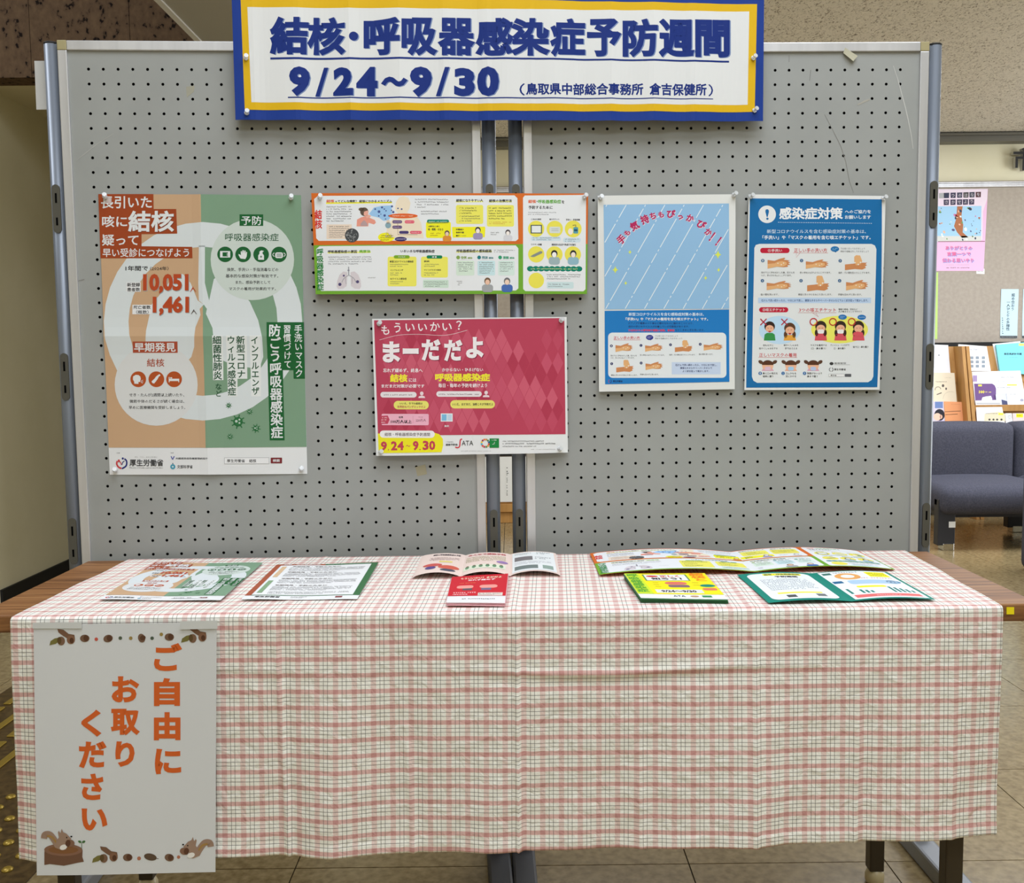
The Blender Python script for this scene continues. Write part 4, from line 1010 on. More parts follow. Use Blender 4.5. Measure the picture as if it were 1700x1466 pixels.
def art_sky(S):
    S.v(985, 315, 6.939).lv(1).poly([(116, 176), (1560, 160), (1562, 1372), (128, 1380)], SKY)
    S.lv(2)
    # slanting rain strokes
    def rain(x0, y0, lens):
        # x0, y0 is where a streak of strokes enters; each stroke then a gap, all at one slant
        y = y0; 
        for k, ln in enumerate(lens):
            if ln > 0:
                a, b_ = max(y, 178), min(y + ln, 1372); f = lambda v: x0 - (v - y0) * .57
                if f(a) > 1552: a = y0 + (x0 - 1552) / .57
                if f(b_) < 130: b_ = y0 + (x0 - 130) / .57
                if b_ > a: S.st([(f(a), a), (f(b_), b_)], 9, (220, 228, 236), smooth=False)
            y += abs(ln)
    L1 = [150, -24, 22, -24, 330, -24, 130, -24, 22, -24, 330, -24, 130, -24, 22, -24, 330]
    L2 = [22, -24, 90, -24, 330, -24, 22, -24, 110, -24, 330, -24, 22, -24, 110, -24, 330]
    for i in range(13): rain(377 + (i - 2) * 222.6, 176 if i >= 2 else 176, L1 if i % 2 == 0 else L2)
    S.lv(3)
    for cx, cy, r in ((418, 722, 26), (250, 925, 42), (370, 1078, 24), (1432, 750, 48), (1440, 925, 26), (1290, 1018, 26)):
        S.poly([(cx + 2, cy - r), (cx + r * .28, cy - r * .28), (cx + r * .8, cy), (cx + r * .28, cy + r * .28), (cx - 2, cy + r), (cx - r * .28, cy + r * .28), (cx - r * .8, cy), (cx - r * .28, cy - r * .28)], (214, 224, 92))
    MG = (176, 42, 92)
    for ch, cx, cy, w, h, ro in (('手', 318, 575, 95, 100, -40), ('も', 385, 500, 64, 66, -38), ('気', 470, 420, 104, 104, -30), ('持', 588, 345, 96, 104, -22), ('ち', 682, 305, 72, 78, -14), ('も', 776, 290, 66, 70, -6), ('ぴ', 892, 282, 100, 96, 2), ('っ', 1000, 322, 62, 56, 10), ('か', 1112, 330, 84, 84, 18), ('ぴ', 1242, 402, 104, 96, 26), ('か', 1322, 490, 76, 80, 34), ('！！', 1400, 570, 110, 120, 36)):
        S.lv(3).t(ch, cx - w / 2 + 4, cy - h / 2 + 6, cx + w / 2 + 4, cy + h / 2 + 6, (230, 216, 226), .06, rot=ro).lv(4).t(ch, cx - w / 2, cy - h / 2, cx + w / 2, cy + h / 2, MG, .04, rot=ro)
    S.v(985, 490, 6.939).lv(2).poly([(128, 182), (1562, 166), (1562, 998), (132, 1026)], BLU)
    S.lv(3).rr(168, 432, 1528, 952, 50, (218, 222, 224))
    lb = (206, 222, 238); nv = (36, 44, 96)
    S.lv(3).t('新型コロナウイルスを含む感染症対策の基本は、', 404, 202, 1272, 240, lb, .02).t('「手洗い」や「マスクの着用を含む咳エチケット」です。', 370, 258, 1320, 294, WH, .035)
    S.t('ドアノブや電車のつり革など様々なものに触れることにより、', 404, 312, 1150, 338, nv, .01).t('自分の手にもウイルスが付着している可能性があります。', 404, 350, 1100, 374, nv, .01)
    S.t('外出先からの帰宅時や調理の前後、食事前', 400, 392, 932, 420, (210, 60, 90), .03).t('などこまめに手を洗います。', 940, 390, 1276, 416, nv, .01)
    S.lv(4).t('正しい手の洗い方', 232, 474, 532, 512, (196, 58, 84), .02).st([(230, 518), (540, 518)], 3, (196, 58, 84), smooth=False).ell(645, 488, 42, 30, (54, 60, 140)).poly([(640, 510), (665, 508), (660, 522)], (54, 60, 140))
    S.lv(5).g(618, 474, 672, 502, 2, (190, 190, 220)).lv(4).t('爪は短く切っておきましょう', 708, 462, 970, 480, (70, 74, 96)).t('時計や指輪は外しておきましょう', 708, 490, 1020, 510, (70, 74, 96))
    for i, (x, y) in enumerate(((205, 585), (545, 580), (885, 572), (1228, 566), (208, 790), (546, 782))): S.ell(x, y, 16, 16, nv); S.lv(5).t(str(i + 1), x - 4, y - 8, x + 4, y + 8, WH, .02).lv(4)
    for x, y, w, h, k in ((252, 555, 200, 104, 0), (592, 560, 205, 95, 1), (935, 518, 205, 138, 2), (1268, 552, 222, 90, 3), (260, 745, 200, 145, 4), (596, 768, 200, 98, 5)): hands(S, x, y, w, h, k)
    for tx, x, y, w in (('流水でよく手をぬらした後、石けんを', 195, 688, 300), ('つけ、手のひらをよくこすります。', 195, 714, 276), ('手の甲をのばすようにこすります。', 532, 682, 285), ('指先・爪の間を念入りにこすります。', 870, 678, 300), ('指の間を洗います。', 1212, 672, 165), ('親指と手のひらをねじり洗いします。', 200, 912, 302), ('手首も忘れずに洗います。', 532, 904, 215)):
        S.t(tx, x, y, x + w, y + 19, (70, 70, 74), .01)
    S.rect(898, 772, 1462, 912, (190, 204, 226)).lv(5).t('石けんで洗い終わったら、十分に水で流し、', 940, 792, 1420, 818, (50, 62, 106), .02).t('清潔なタオルやペーパータオルで', 994, 828, 1362, 852, (50, 62, 106), .02).t('よく拭き取って乾かします。', 1022, 864, 1330, 888, (50, 62, 106), .02)
    S.lv(3).t('厚生労働省', 222, 980, 332, 1003, (24, 40, 80), .02).ring(188, 992, 17, 6, (50, 40, 110), -60, 100).ring(188, 992, 17, 6, (170, 60, 110), 110, 260)
S = Sheet('poster', 'light blue handwashing poster with rain strokes in a wide white margin', 'poster', PL_R(.006), [(992, 325.2), (1221, 322.5), (1219, 646), (994, 650.2)], (216, 217, 214), lambda a, b: .002 + .0012 * np.sin(a * 5) + .0012 * np.sin(b * 7) + .003 * b, grid=(12, 16), cell=14, rough=.22)
art_sky(S); S.done()

# ---------------- blue infection control poster
DBL = (30, 104, 160)
def art_blue(S):
    S.v(0, 0, 1).lv(1).poly([(1244.5, 329.7), (1463.5, 331.2), (1462.3, 498), (1455.5, 642.7), (1238, 643.5), (1240.8, 498)], DBL)
    S.v(0, 0, 1).lv(2).poly([(1251.5, 412), (1254, 407), (1260, 405.3), (1446, 405.3), (1451.5, 408), (1454, 414), (1449, 625), (1446, 631), (1440, 634.5), (1256, 635.5), (1250, 632), (1247.5, 625)], (216, 219, 219))
    S.v(1225, 315, 7.083).lv(2).ell(338, 292, 103, 103, (220, 222, 222), n=40)
    S.lv(3).poly([(318, 245), (326, 234), (346, 232), (358, 244), (360, 262), (345, 322), (333, 322), (318, 265)], DBL).ell(341, 344, 14, 13, DBL)
    S.lv(2).t('感染症対策', 480, 210, 1226, 352, (226, 228, 230), .03).t('へのご協力を', 1252, 238, 1558, 282, (222, 228, 232), .02).t('お願いします', 1250, 304, 1558, 348, (222, 228, 232), .02)
    for k in range(54): S.ell(472 + k * 20.6, 386 + k * .22, 5, 5, (206, 218, 226), n=6)
    S.t('新型コロナウイルスを含む感染症対策の基本は、', 335, 470, 1500, 516, (200, 216, 228), .006).t('「手洗い」や「マスクの着用を含む咳エチケット」です。', 282, 540, 1555, 588, (226, 230, 234), .02)
    RC = (184, 34, 58); RT = (196, 64, 70)
    S.lv(3).rr(256, 686, 600, 748, 30, RC).lv(4).t('①手洗い', 345, 700, 512, 736, WH, .014).t('正しい手の洗い方', 652, 690, 1040, 740, RT, .012).st([(640, 746), (1052, 746)], 3, RT, smooth=False).st([(720, 748), (676, 802), (680, 748)], 3, RT, smooth=False)
    S.ell(1132, 700, 50, 32, (34, 110, 168)).poly([(1120, 726), (1150, 726), (1145, 742)], (34, 110, 168)).lv(5).g(1100, 684, 1166, 716, 2, (170, 204, 226)).lv(4).t('爪は短く切っておきましょう', 1200, 684, 1486, 706, (110, 112, 116)).t('時計や指輪は外しておきましょう', 1200, 716, 1532, 740, (110, 112, 116))
    for i, (x, y) in enumerate(((286, 836), (740, 836), (1194, 838), (282, 1072), (734, 1072), (1188, 1072))): S.ell(x, y, 20, 20, (60, 100, 140)); S.lv(5).t(str(i + 1), x - 5, y - 11, x + 5, y + 11, WH, .02).lv(4)
    for x, y, w, h, k in ((342, 802, 268, 132, 0), (790, 822, 268, 114, 1), (1250, 772, 262, 176, 2), (332, 1074, 290, 112, 3), (806, 1012, 260, 184, 4), (1264, 1062, 262, 128, 5)): hands(S, x, y, w, h, k)
    for tx, x, y, w in (('流水でよく手をぬらした後、石けんを', 266, 964, 392), ('つけ、手のひらをよくこすります。', 266, 998, 358), ('手の甲をのばすようにこすります。', 720, 966, 366), ('指先・爪の間を念入りにこすります。', 1174, 966, 374), ('指の間を洗います。', 262, 1222, 210), ('親指と手のひらをねじり洗いします。', 702, 1222, 396), ('手首も忘れずに洗います。', 1170, 1222, 280)): S.t(tx, x, y, x + w, y + 24, (72, 72, 74), .006)
    S.v(1225, 480, 7.083).lv(3).rect(232, 102, 1560, 166, (182, 202, 226)).lv(4).t('石けんで洗い終わったら、十分に水で流し、清潔なタオルやペーパータオルなどでよく拭き取って乾かします。', 270, 120, 1525, 150, (50, 80, 130), .014)
    S.lv(3).rr(244, 214, 586, 274, 30, RC).lv(4).t('②咳エチケット', 285, 226, 546, 262, WH, .014).t('3つの咳エチケット', 714, 222, 1146, 270, RT, .012).st([(700, 278), (1152, 278)], 3, RT, smooth=False).st([(872, 280), (940, 328), (910, 280)], 3, RT, smooth=False).t('電車や職場、学校など', 1176, 228, 1400, 250, DK, .006).t('人が集まるところでやろう', 1176, 254, 1450, 276, DK, .006)
    S.lv(3).ell(484, 482, 242, 166, (184, 212, 232)).ell(1190, 476, 336, 162, (226, 222, 100))
    def head(cx, cy, r, hair, skin, top, pony=0):
        S.lv(4).ell(cx, cy - r * .15, r, r * .98, hair)
        if pony: S.ell(cx - r * .75, cy + r * 1.0, r * .32, r * .6, hair).ell(cx + r * .75, cy + r * 1.0, r * .32, r * .6, hair)
        S.lv(5).ell(cx, cy + r * .25, r * .78, r * .68, skin)
        S.lv(4).poly([(cx - r * 1.1, 605), (cx - r * .95, cy + r * 1.35), (cx - r * .5, cy + r * 1.05), (cx + r * .5, cy + r * 1.05), (cx + r * .95, cy + r * 1.35), (cx + r * 1.1, 605)], top)
        S.lv(6).st([(cx - r * .4, cy + r * .15), (cx - r * .15, cy + r * .18)], 4, (70, 50, 40), smooth=False).st([(cx + r * .15, cy + r * .18), (cx + r * .4, cy + r * .15)], 4, (70, 50, 40), smooth=False)
    SK = (226, 172, 140)
    head(368, 450, 62, (54, 40, 34), SK, (56, 140, 74)); S.ell(368, 500, 16, 9, (180, 70, 60))
    head(604, 470, 66, (90, 60, 42), SK, (222, 158, 66), 1); S.lv(6).ell(604, 525, 16, 10, (180, 50, 50))
    for cx, m in ((968, 1), (1200, 1), (1412, 2)):
        head(cx, 448, 66, (56, 44, 38), SK, (206, 84, 94), 1)
        if m == 1: S.lv(6).rr(cx - 38, 476, cx + 38, 524, 18, (226, 224, 222))
        else: S.lv(6).poly([(1340, 540), (1356, 510), (1400, 498), (1460, 510), (1476, 560), (1380, 552)], (206, 84, 94))
    S.lv(7)
    for x in (295, 540): S.st([(x - 36, 350), (x + 36, 424)], 12, (176, 40, 62), smooth=False).st([(x + 36, 350), (x - 36, 424)], 12, (176, 40, 62), smooth=False)
    for x in (882, 1110, 1332): S.ring(x, 386, 40, 12, (184, 48, 54))
    S.lv(4).ell(1224, 330, 50, 30, (40, 110, 176)).ell(1450, 332, 50, 30, (40, 110, 176)).lv(5).g(1196, 316, 1252, 346, 2, (180, 204, 226)).g(1412, 322, 1488, 342, 1, (180, 204, 226))
    S.lv(4)
    for tx, x, y, w in (('何もせずに', 290, 650, 120), ('咳やくしゃみをする', 244, 686, 216), ('咳やくしゃみを', 534, 648, 170), ('手でおさえる', 546, 686, 145), ('マスクを着用する', 846, 648, 192), ('（口・鼻を覆う）', 852, 686, 176), ('ティッシュ・ハンカチで', 1082, 648, 222), ('口・鼻を覆う', 1122, 686, 136), ('袖で口・鼻を覆う', 1346, 668, 184)): S.t(tx, x, y, x + w, y + 24, (60, 60, 62), .01)
    S.t('正しいマスクの着用', 244, 752, 682, 798, RT, .012).st([(236, 804), (690, 804)], 3, RT, smooth=False)
    for i, (cx, c_) in enumerate(((345, (212, 180, 200)), (616, (160, 196, 226)), (878, (176, 190, 220)))):
        S.lv(3).poly([(cx - 72, 962), (cx - 50, 926), (cx + 50, 926), (cx + 72, 962)], (212, 160, 180) if i != 1 else (226, 166, 140))
        S.lv(4).ell(cx, 900, 66, 60, (228, 176, 146)).lv(5).ell(cx, 892, 68, 56, (86, 54, 40), a0=180, a1=360).ell(cx - 82, 858, 30, 20, (90, 62, 48), 30).ell(cx + 82, 858, 30, 20, (90, 62, 48), -30)
        S.lv(6).rr(cx - 34, 912, cx + 34, 958, 18, c_)
    for i, (x, t1, t2) in enumerate(((256, '鼻と口の両方を', '確実に覆う'), (524, 'ゴムひもを', '耳にかける'), (776, '隙間がないよう', '鼻まで覆う'))):
        S.lv(4).ell(x, 990, 20, 20, (50, 104, 158)); S.lv(5).t(str(i + 1), x - 5, 979, x + 5, 1001, WH, .02)
        S.lv(4).t(t1, x + 30, 978, x + 30 + 25 * len(t1), 1003, (60, 60, 62), .01).t(t2, x + 30, 1014, x + 30 + 25 * len(t2), 1038, (60, 60, 62), .01)
    S.lv(3).ell(1094, 876, 24, 18, (60, 60, 60)).t('首相官邸', 1126, 862, 1265, 882, (60, 60, 62), .01).st([(1124, 890), (1312, 890)], 4, (150, 150, 150), smooth=False).ring(1090, 946, 22, 7, (50, 52, 56), -70, 80).ring(1090, 946, 22, 7, (80, 82, 86), 110, 250).t('厚生労働省', 1124, 932, 1262, 958, (60, 60, 62), .02)
    S.rect(1060, 996, 1246, 1032, (120, 120, 122)).rr(1250, 996, 1326, 1032, 6, (90, 92, 96)).lv(4).rect(1063, 999, 1243, 1029, (224, 224, 224)).lv(5).t('厚労省', 1080, 1004, 1152, 1024, DK, .01)
S = Sheet('poster', 'dark blue infection control poster with round exclamation mark on the right board', 'poster', PL_R(.006), [(1242.5, 323), (1470, 325.5), (1459.5, 647), (1235, 647.5)], (220, 221, 220), lambda a, b: .002 + .0010 * np.sin(a * 4) + .0010 * np.sin(b * 6) + .002 * b, grid=(12, 16), cell=14, rough=.3)
art_blue(S); S.done()

# ---------------- notice hanging on the front of the cloth
ORN = (204, 96, 42)
def acorns(S, x, y, k=1):
    l = S.L; f = lambda a, b: (x + a * k, y + b * k)
    S.poly([f(-100, 62), f(-92, 30), f(-60, 8), f(-20, 0), f(-10, 20), f(-50, 50)], (116, 110, 60)); S.lv(l + 1).poly([f(-38, -66), f(10, -60), f(50, -28), f(95, -20), f(100, 10), f(60, 20), f(10, -10), f(-30, -40)], (116, 86, 66))
    S.lv(l + 2).ell(*f(-8, 28), 30 * k, 34 * k, (120, 92, 72)).ell(*f(68, 18), 32 * k, 34 * k, (128, 94, 72)).lv(l + 3).ell(*f(-22, 24), 16 * k, 28 * k, (92, 72, 44)).ell(*f(74, 24), 16 * k, 22 * k, (84, 56, 40)).lv(l)
def nut(S, x, y, k=1, r=0):
    l = S.L; S.ell(x, y, 37 * k, 29 * k, (114, 88, 70), r).lv(l + 1).ell(x + 10 * k, y - 2, 20 * k, 24 * k, (88, 60, 44), r).lv(l)
def squirrel(S, x, y, d):
    l = S.L; f = lambda a, b: (x + a * d, y + b); fur = (152, 126, 108)
    S.st([f(-8, 60), f(-30, 20), f(-70, -30), f(-110, -30), f(-118, 0)], 50, fur); S.lv(l + 1).st([f(-20, 30), f(-55, -12), f(-95, -22)], 16, (158, 124, 72))
    S.lv(l + 2).poly([f(-30, 70), f(-20, 20), f(0, -10), f(-8, -50), f(0, -62), f(12, -44), f(22, -78), f(34, -52), f(60, -40), f(84, -14), f(98, -2), f(86, 10), f(56, 18), f(50, 60), f(60, 84), f(20, 90)], fur)
    S.lv(l + 3).ell(*f(36, 66), 30, 20, (226, 222, 216), -20).ell(*f(62, -10), 5, 6, (30, 24, 22)).ell(*f(98, -18), 8, 6, (30, 24, 22)).ell(*f(90, 34), 34, 28, (128, 96, 76), 10).lv(l + 4).ell(*f(72, 34), 20, 27, (92, 62, 46), 10).lv(l)
def art_notice(S):
    S.v(20, 1010, 4.722).lv(1)
    acorns(S, 396, 226); acorns(S, 1424, 208)
    nut(S, 572, 234); nut(S, 754, 236, 1, -15); nut(S, 1015, 234, .95, 70); nut(S, 1232, 226)
    for x, y, c_ in ((662, 241, (190, 88, 74)), (849, 233, (84, 92, 74)), (930, 234, (150, 128, 76)), (1097, 235, (80, 92, 76)), (1169, 205, (150, 128, 70))): S.ell(x, y, 14, 14, c_)
    for ch, x0, y0, x1, y1 in (('ご', 1112, 275, 1328, 492), ('自', 1112, 548, 1316, 766), ('由', 1112, 814, 1320, 1034), ('お', 783, 532, 994, 736), ('取', 778, 786, 998, 990), ('く', 546, 796, 698, 1000)):
        S.lv(1).t(ch, x0, y0, x1, y1, ORN, .045)
    S.v(20, 1230, 4.722)
    for ch, x0, y0, x1, y1 in (('に', 1120, 62, 1326, 260), ('り', 812, 2, 962, 200), ('だ', 528, 2, 740, 208), ('さ', 546, 254, 718, 460), ('い', 550, 526, 750, 698)):
        S.t(ch, x0, y0, x1, y1, ORN, .045)
    S.lv(1).poly([(258, 848), (558, 850), (556, 905), (568, 942), (520, 950), (410, 974), (300, 962), (256, 970), (256, 880)], (110, 80, 62)).lv(2).ell(406, 850, 151, 48, (132, 98, 78)).lv(3).ell(406, 850, 118, 30, (128, 88, 56))
    S.lv(4); squirrel(S, 372, 762, 1); S.lv(1); squirrel(S, 1440, 830, -1)
    S.lv(2).st([(551, 850), (551, 795)], 4, (70, 100, 60), smooth=False).ell(536, 786, 14, 9, (70, 108, 62), 25).ell(566, 786, 14, 9, (70, 108, 62), -25)
    S.lv(1); acorns(S, 732, 888); nut(S, 910, 910); nut(S, 1234, 914, 1, 15); S.ell(998, 918, 15, 15, (170, 110, 84)).ell(1306, 910, 13, 13, (176, 112, 84)).ell(1086, 908, 50, 27, (92, 74, 58), 12).st([(1130, 918), (1150, 922)], 4, (92, 74, 58), smooth=False)
S = Sheet('notice', 'white paper notice with large orange vertical writing, acorns and squirrels hung on the tablecloth', 'notice', Plane((0, 1.597, 0), (1, 0, 0), (0, -.0, 1)),
          [(56, 1037), (359.5, 1034), (357.5, 1448), (61.5, 1453)], (206, 208, 209), lambda a, b: .0010 * np.sin(a * 5 + 1) + .002 * np.sin(np.pi * a) * b, grid=(10, 14), cell=32)
art_notice(S); NOTICE = S.done()

for quad, w in (([(54, 1034), (136, 1033), (136, 1043.5), (54, 1043.5)], 'left'), ([(299, 1031.5), (361, 1030.5), (361, 1044), (299, 1045)], 'right')):
    S = Sheet('clear_tape', 'strip of cloudy clear tape at the upper %s of the hanging notice' % w, 'tape', Plane((0, 1.5945, 0), (1, 0, 0), (0, 0, 1)), quad, (200, 202, 200), grid=(2, 1), rough=.2, thick=.0001); S.done()
def scratch(pl, pts, w, col, parent):
    Q = []
    n = len(pts)
    for i, (x, y) in enumerate(pts):
        a = Vector(pts[max(0, i - 1)]); b_ = Vector(pts[min(n - 1, i + 1)]); d = (b_ - a).normalized(); t = w * (.35 + .65 * math.sin(math.pi * (i + .5) / n))
        Q.append((x - d.y * t / 2, y + d.x * t / 2)); Q.append((x + d.y * t / 2, y - d.x * t / 2))
    H = pl.hit(np.array([q[0] for q in Q]), np.array([q[1] for q in Q]))
    mi = parent.matrix_world.inverted() if False else Matrix.LocRotScale(parent.location, parent.rotation_euler, None).inverted()
    V = [tuple(mi @ Vector(h)) for h in H]; F_ = [(2 * i, 2 * i + 1, 2 * i + 3, 2 * i + 2) for i in range(n - 1)]
    me = bpy.data.meshes.new('scratch'); me.from_pydata(V, [], F_); me.materials.append(ink(col, .5)); link('scratch', me, parent)
scratch(PL_R(.0003), [(1483, 109), (1490, 130), (1496, 152), (1503, 178), (1508, 200), (1513, 225), (1516, 247)], 1.6, (186, 186, 182), bR)
scratch(PL_R(.0003), [(1369, 190), (1382, 215), (1396, 243), (1404, 268), (1410, 300), (1417, 320)], .9, (124, 122, 118), bR)
scratch(PL_R(.0003), [(1346, 116), (1344, 134)], .8, (110, 108, 104), bR)
scratch(PL_R(.0003), [(1424, 174), (1436, 168), (1444, 165)], 3.0, (164, 160, 150), bR)
scratch(PL_R(.0003), [(1310, 103), (1310, 92)], .8, (110, 108, 104), bR)
scratch(PL_L(.0003), [(127, 266), (140, 256), (160, 240), (188, 222)], 1.1, (172, 172, 168), bL)
scratch(PL_L(.0003), [(128, 467), (140, 464)], 2.0, (132, 130, 126), bL)
# ================================================================ push pins
m_pin = newmat('clear_pin_plastic', (.93, .95, .96, 1), .06, 0, .6)
m_pin.node_tree.nodes['Principled BSDF'].inputs['Transmission Weight'].default_value = .45
m_pin.node_tree.nodes['Principled BSDF'].inputs['IOR'].default_value = 1.45
m_steel = newmat('pin_steel', alb((200, 200, 200)), .25, .9)
pin0 = None
def pin(px, py, pl, label, tilt=(0, 0)):
    """stands out of the sheet, its head toward the room"""
    global pin0
    if pin0 is None:
        root = empty('push_pin')
        MB().lathe([(.0052, -.0010), (.0052, -.0022), (.0026, -.0042), (.0024, -.0078), (.0046, -.0100), (.0046, -.0116)], 14, axis='y').build('head', m_pin, root)
        MB().lathe([(.0007, .004), (.0007, -.003)], 6, axis='y').build('needle', m_steel, root)
        pin0 = root; o = root
    else:
        o = pin0.copy(); COL.objects.link(o)
        for ch in list(pin0.children):
            c = ch.copy(); COL.objects.link(c); c.parent = o
    h = pl.hit(np.array(float(px)), np.array(float(py)))
    o.location = h; a = math.atan2(pl.ex[1], pl.ex[0]); o.rotation_euler = (tilt[0], 0, a + tilt[1])
    tag(o, label, 'push pin', 'clear push pins holding the sheets')
bp_ = chord(385, 1266, 150, .026)
for (x, y), w in (((408, 97), 'left edge of the banner'), ((409.5, 188), 'lower left corner of the banner'), ((1250, 97), 'right edge of the banner'), ((1252, 184), 'lower right corner of the banner')): pin(x, y, bp_, 'clear push pin at the ' + w, (-.3, .3))
pp = PL_L(.004)
for (x, y), w in (((174, 327), 'upper left corner'), ((483, 329), 'upper right corner'), ((191, 781), 'lower left corner'), ((500, 779), 'lower right corner')): pin(x, y, pp, 'clear push pin at the %s of the brown and green poster' % w, (-.35, .25))
pp = chord(517, 976, 405, .015)
for (x, y), w in (((530.5, 328), 'upper left'), ((970, 327), 'upper right')): pin(x, y, pp, 'clear push pin at the %s corner of the orange and green pamphlet' % w, (-.3, .3))
pp = chord(618, 942, 640, .015)
for (x, y), w in (((629, 538), 'upper left'), ((931, 532.5), 'upper right'), ((631.5, 751), 'lower left'), ((928.5, 745.5), 'lower right')): pin(x, y, pp, 'clear push pin at the %s corner of the crimson poster' % w, (-.3, .3))
pp = PL_R(.0085)
for (x, y), w in (((996, 329), 'upper left corner of the light blue poster'), ((1218, 324), 'upper right corner of the light blue poster'), ((1246, 327), 'upper left corner of the dark blue poster'), ((1466, 330), 'upper right corner of the dark blue poster')): pin(x, y, pp, 'clear push pin at the ' + w, (-.3, .3))

# ================================================================ papers on the table
def lift(a, b): return .0008 + .0015 * np.sin(a * 4 + 1) ** 2
S = Sheet('leaflet', 'small brown and green leaflet with lungs lying at the left of the table', 'leaflet', PL_T(.0022), [(257.7, 935.5), (436.6, 935.8), (366, 998.3), (164.5, 996.5)], (222, 222, 222), lift, src=Q_BG, grid=(14, 14), cell=40)
art_bg(S); S.done()
Q_LT = [(0, 0), (210, 0), (210, 297), (0, 297)]
S = Sheet('letter', 'printed letter in a brown and green frame beside the small lungs leaflet', 'leaflet', PL_T(.0022), [(459.6, 939), (628.6, 935.2), (593, 996.4), (400, 996.6)], (224, 225, 225), lift, src=Q_LT, grid=(10, 14), cell=30)
S.lv(1).poly([(0, 0), (105, 0), (105, 12), (12, 12), (12, 270), (0, 270)], (160, 84, 58)).poly([(105, 0), (210, 0), (210, 270), (12, 270), (12, 266), (198, 266), (198, 12), (105, 12)], (62, 108, 70))
S.rect(18, 24, 28, 120, (208, 178, 142)).rect(18, 150, 28, 250, (130, 160, 124))
S.lv(2).t('結核・呼吸器感染症', 18, 3, 95, 9, WH, .03).g(110, 3, 195, 9, 1, (200, 214, 200))
for y in (22, 74, 130, 186):
    S.t('早期発見・予防のために', 40, y, 140, y + 8, (90, 80, 74), .03).g(38, y + 12, 188, y + 44, 5, (120, 120, 122))
S.g(40, 238, 188, 258, 3, (130, 130, 130)).t('厚生労働省', 22, 275, 70, 285, (60, 60, 60), .03).g(90, 275, 120, 287, 2).rect(170, 276, 182, 286, (130, 60, 60))
S.done()
def bumps(k, h=.006):
    return lambda a, b: .0015 + h * np.abs(np.sin(a * np.pi * k)) ** .7 * (.55 + .45 * b)
Q3 = [(0, 0), (630, 0), (630, 300), (0, 300)]
S = Sheet('leaflet', 'opened pale pink three-panel leaflet at the middle back of the table', 'leaflet', PL_T(.002), [(700.5, 924.5), (922.8, 920), (930.3, 956.6), (684.5, 960.4)], (226, 206, 196), bumps(3, .010), src=Q3, grid=(48, 10), cell=13.2)
S.lv(1).rect(430, 12, 618, 288, (224, 228, 228)).lv(2)
S.t('結核と呼吸器感染症の予防', 60, 20, 190, 42, (60, 50, 60), .03).t('みんなで感染予防', 225, 20, 400, 42, (180, 60, 70), .03).g(50, 70, 190, 120, 4, (140, 110, 110)).g(220, 60, 400, 140, 5, (150, 150, 90))
S.rect(100, 130, 160, 150, (226, 210, 120)).poly([(215, 205), (240, 190), (400, 190), (400, 245), (215, 250)], (216, 222, 200))
S.ell(75, 190, 44, 22, (196, 90, 84)).ell(70, 230, 24, 22, (90, 74, 130)).ell(150, 220, 48, 26, (204, 96, 80)).ell(150, 260, 34, 16, (80, 84, 100)).ell(385, 150, 26, 18, (150, 120, 170))
for k in range(6): S.lv(3).ell(232 + k * 30, 215, 9, 18, (96, 140, 106)).ell(232 + k * 30, 200, 7, 8, (130, 90, 80))
S.g(440, 20, 520, 50, 3, (110, 110, 112)).g(540, 16, 600, 50, 2, (70, 70, 74)).rect(440, 80, 520, 140, (120, 116, 118)).g(530, 90, 600, 130, 2).g(440, 155, 600, 195, 3, (150, 150, 160)).rect(440, 215, 540, 265, (112, 124, 122)).rect(560, 215, 605, 265, (140, 160, 150))
S.done()
S = Sheet('pamphlet', 'opened orange and green pamphlet lying at the back right of the table', 'pamphlet', PL_T(.0022), [(979.2, 920.2), (1424, 915.6), (1486, 947), (995, 956)], OR, lambda a, b: .0015 + .009 * np.abs(np.sin(a * np.pi * 2.02)) ** .8 * (1 - .0 * b) * (a < .99), src=Q_OG, grid=(60, 12), cell=8)
art_og(S); S.done()
TEAL = (26, 128, 112)
Q2 = [(0, 0), (420, 0), (420, 297), (0, 297)]
S = Sheet('leaflet', 'opened teal bordered leaflet at the front right of the table', 'leaflet', PL_T(.0022), [(1223.5, 955), (1471.8, 950.3), (1553, 996.3), (1276, 1001.8)], TEAL, lambda a, b: .001 + .004 * np.abs(np.sin(a * np.pi * 2)), src=Q2, grid=(40, 10), cell=10.5)
S.lv(1).rr(18, 16, 190, 282, 22, (224, 228, 230)).rect(222, 8, 410, 288, (226, 230, 232)).lv(2)
S.rr(62, 20, 168, 42, 8, YB).lv(3).t('結核・呼吸器感染症', 66, 23, 164, 38, (60, 80, 60), .03).t('予防週間', 88, 48, 150, 66, DK, .04).lv(2).g(40, 78, 168, 195, 9, (120, 130, 136)).rect(45, 218, 160, 232, (232, 222, 80)).rect(60, 245, 84, 268, (80, 82, 84)).rect(138, 238, 162, 262, (110, 112, 114))
S.ell(285, 66, 34, 34, (222, 160, 90)).lv(3).ell(285, 66, 18, 18, (226, 230, 232)).lv(2).rect(228, 20, 252, 40, (60, 110, 100)).g(260, 14, 330, 30, 1)
S.rect(345, 18, 402, 74, YB).lv(3).g(350, 26, 396, 68, 4, (120, 120, 40)).lv(2).g(300, 80, 400, 96, 1, (190, 120, 110)).rect(226, 110, 252, 132, (40, 100, 140)).rr(265, 108, 395, 150, 12, (168, 196, 220)).ell(385, 128, 20, 16, (96, 140, 170)).rr(268, 168, 345, 186, 6, YB)
for x, y0 in ((232, 190), (262, 204), (274, 212), (286, 218), (344, 182), (356, 190), (368, 198), (380, 206), (392, 216)): S.rect(x, y0, x + 7, 238, (36, 120, 110))
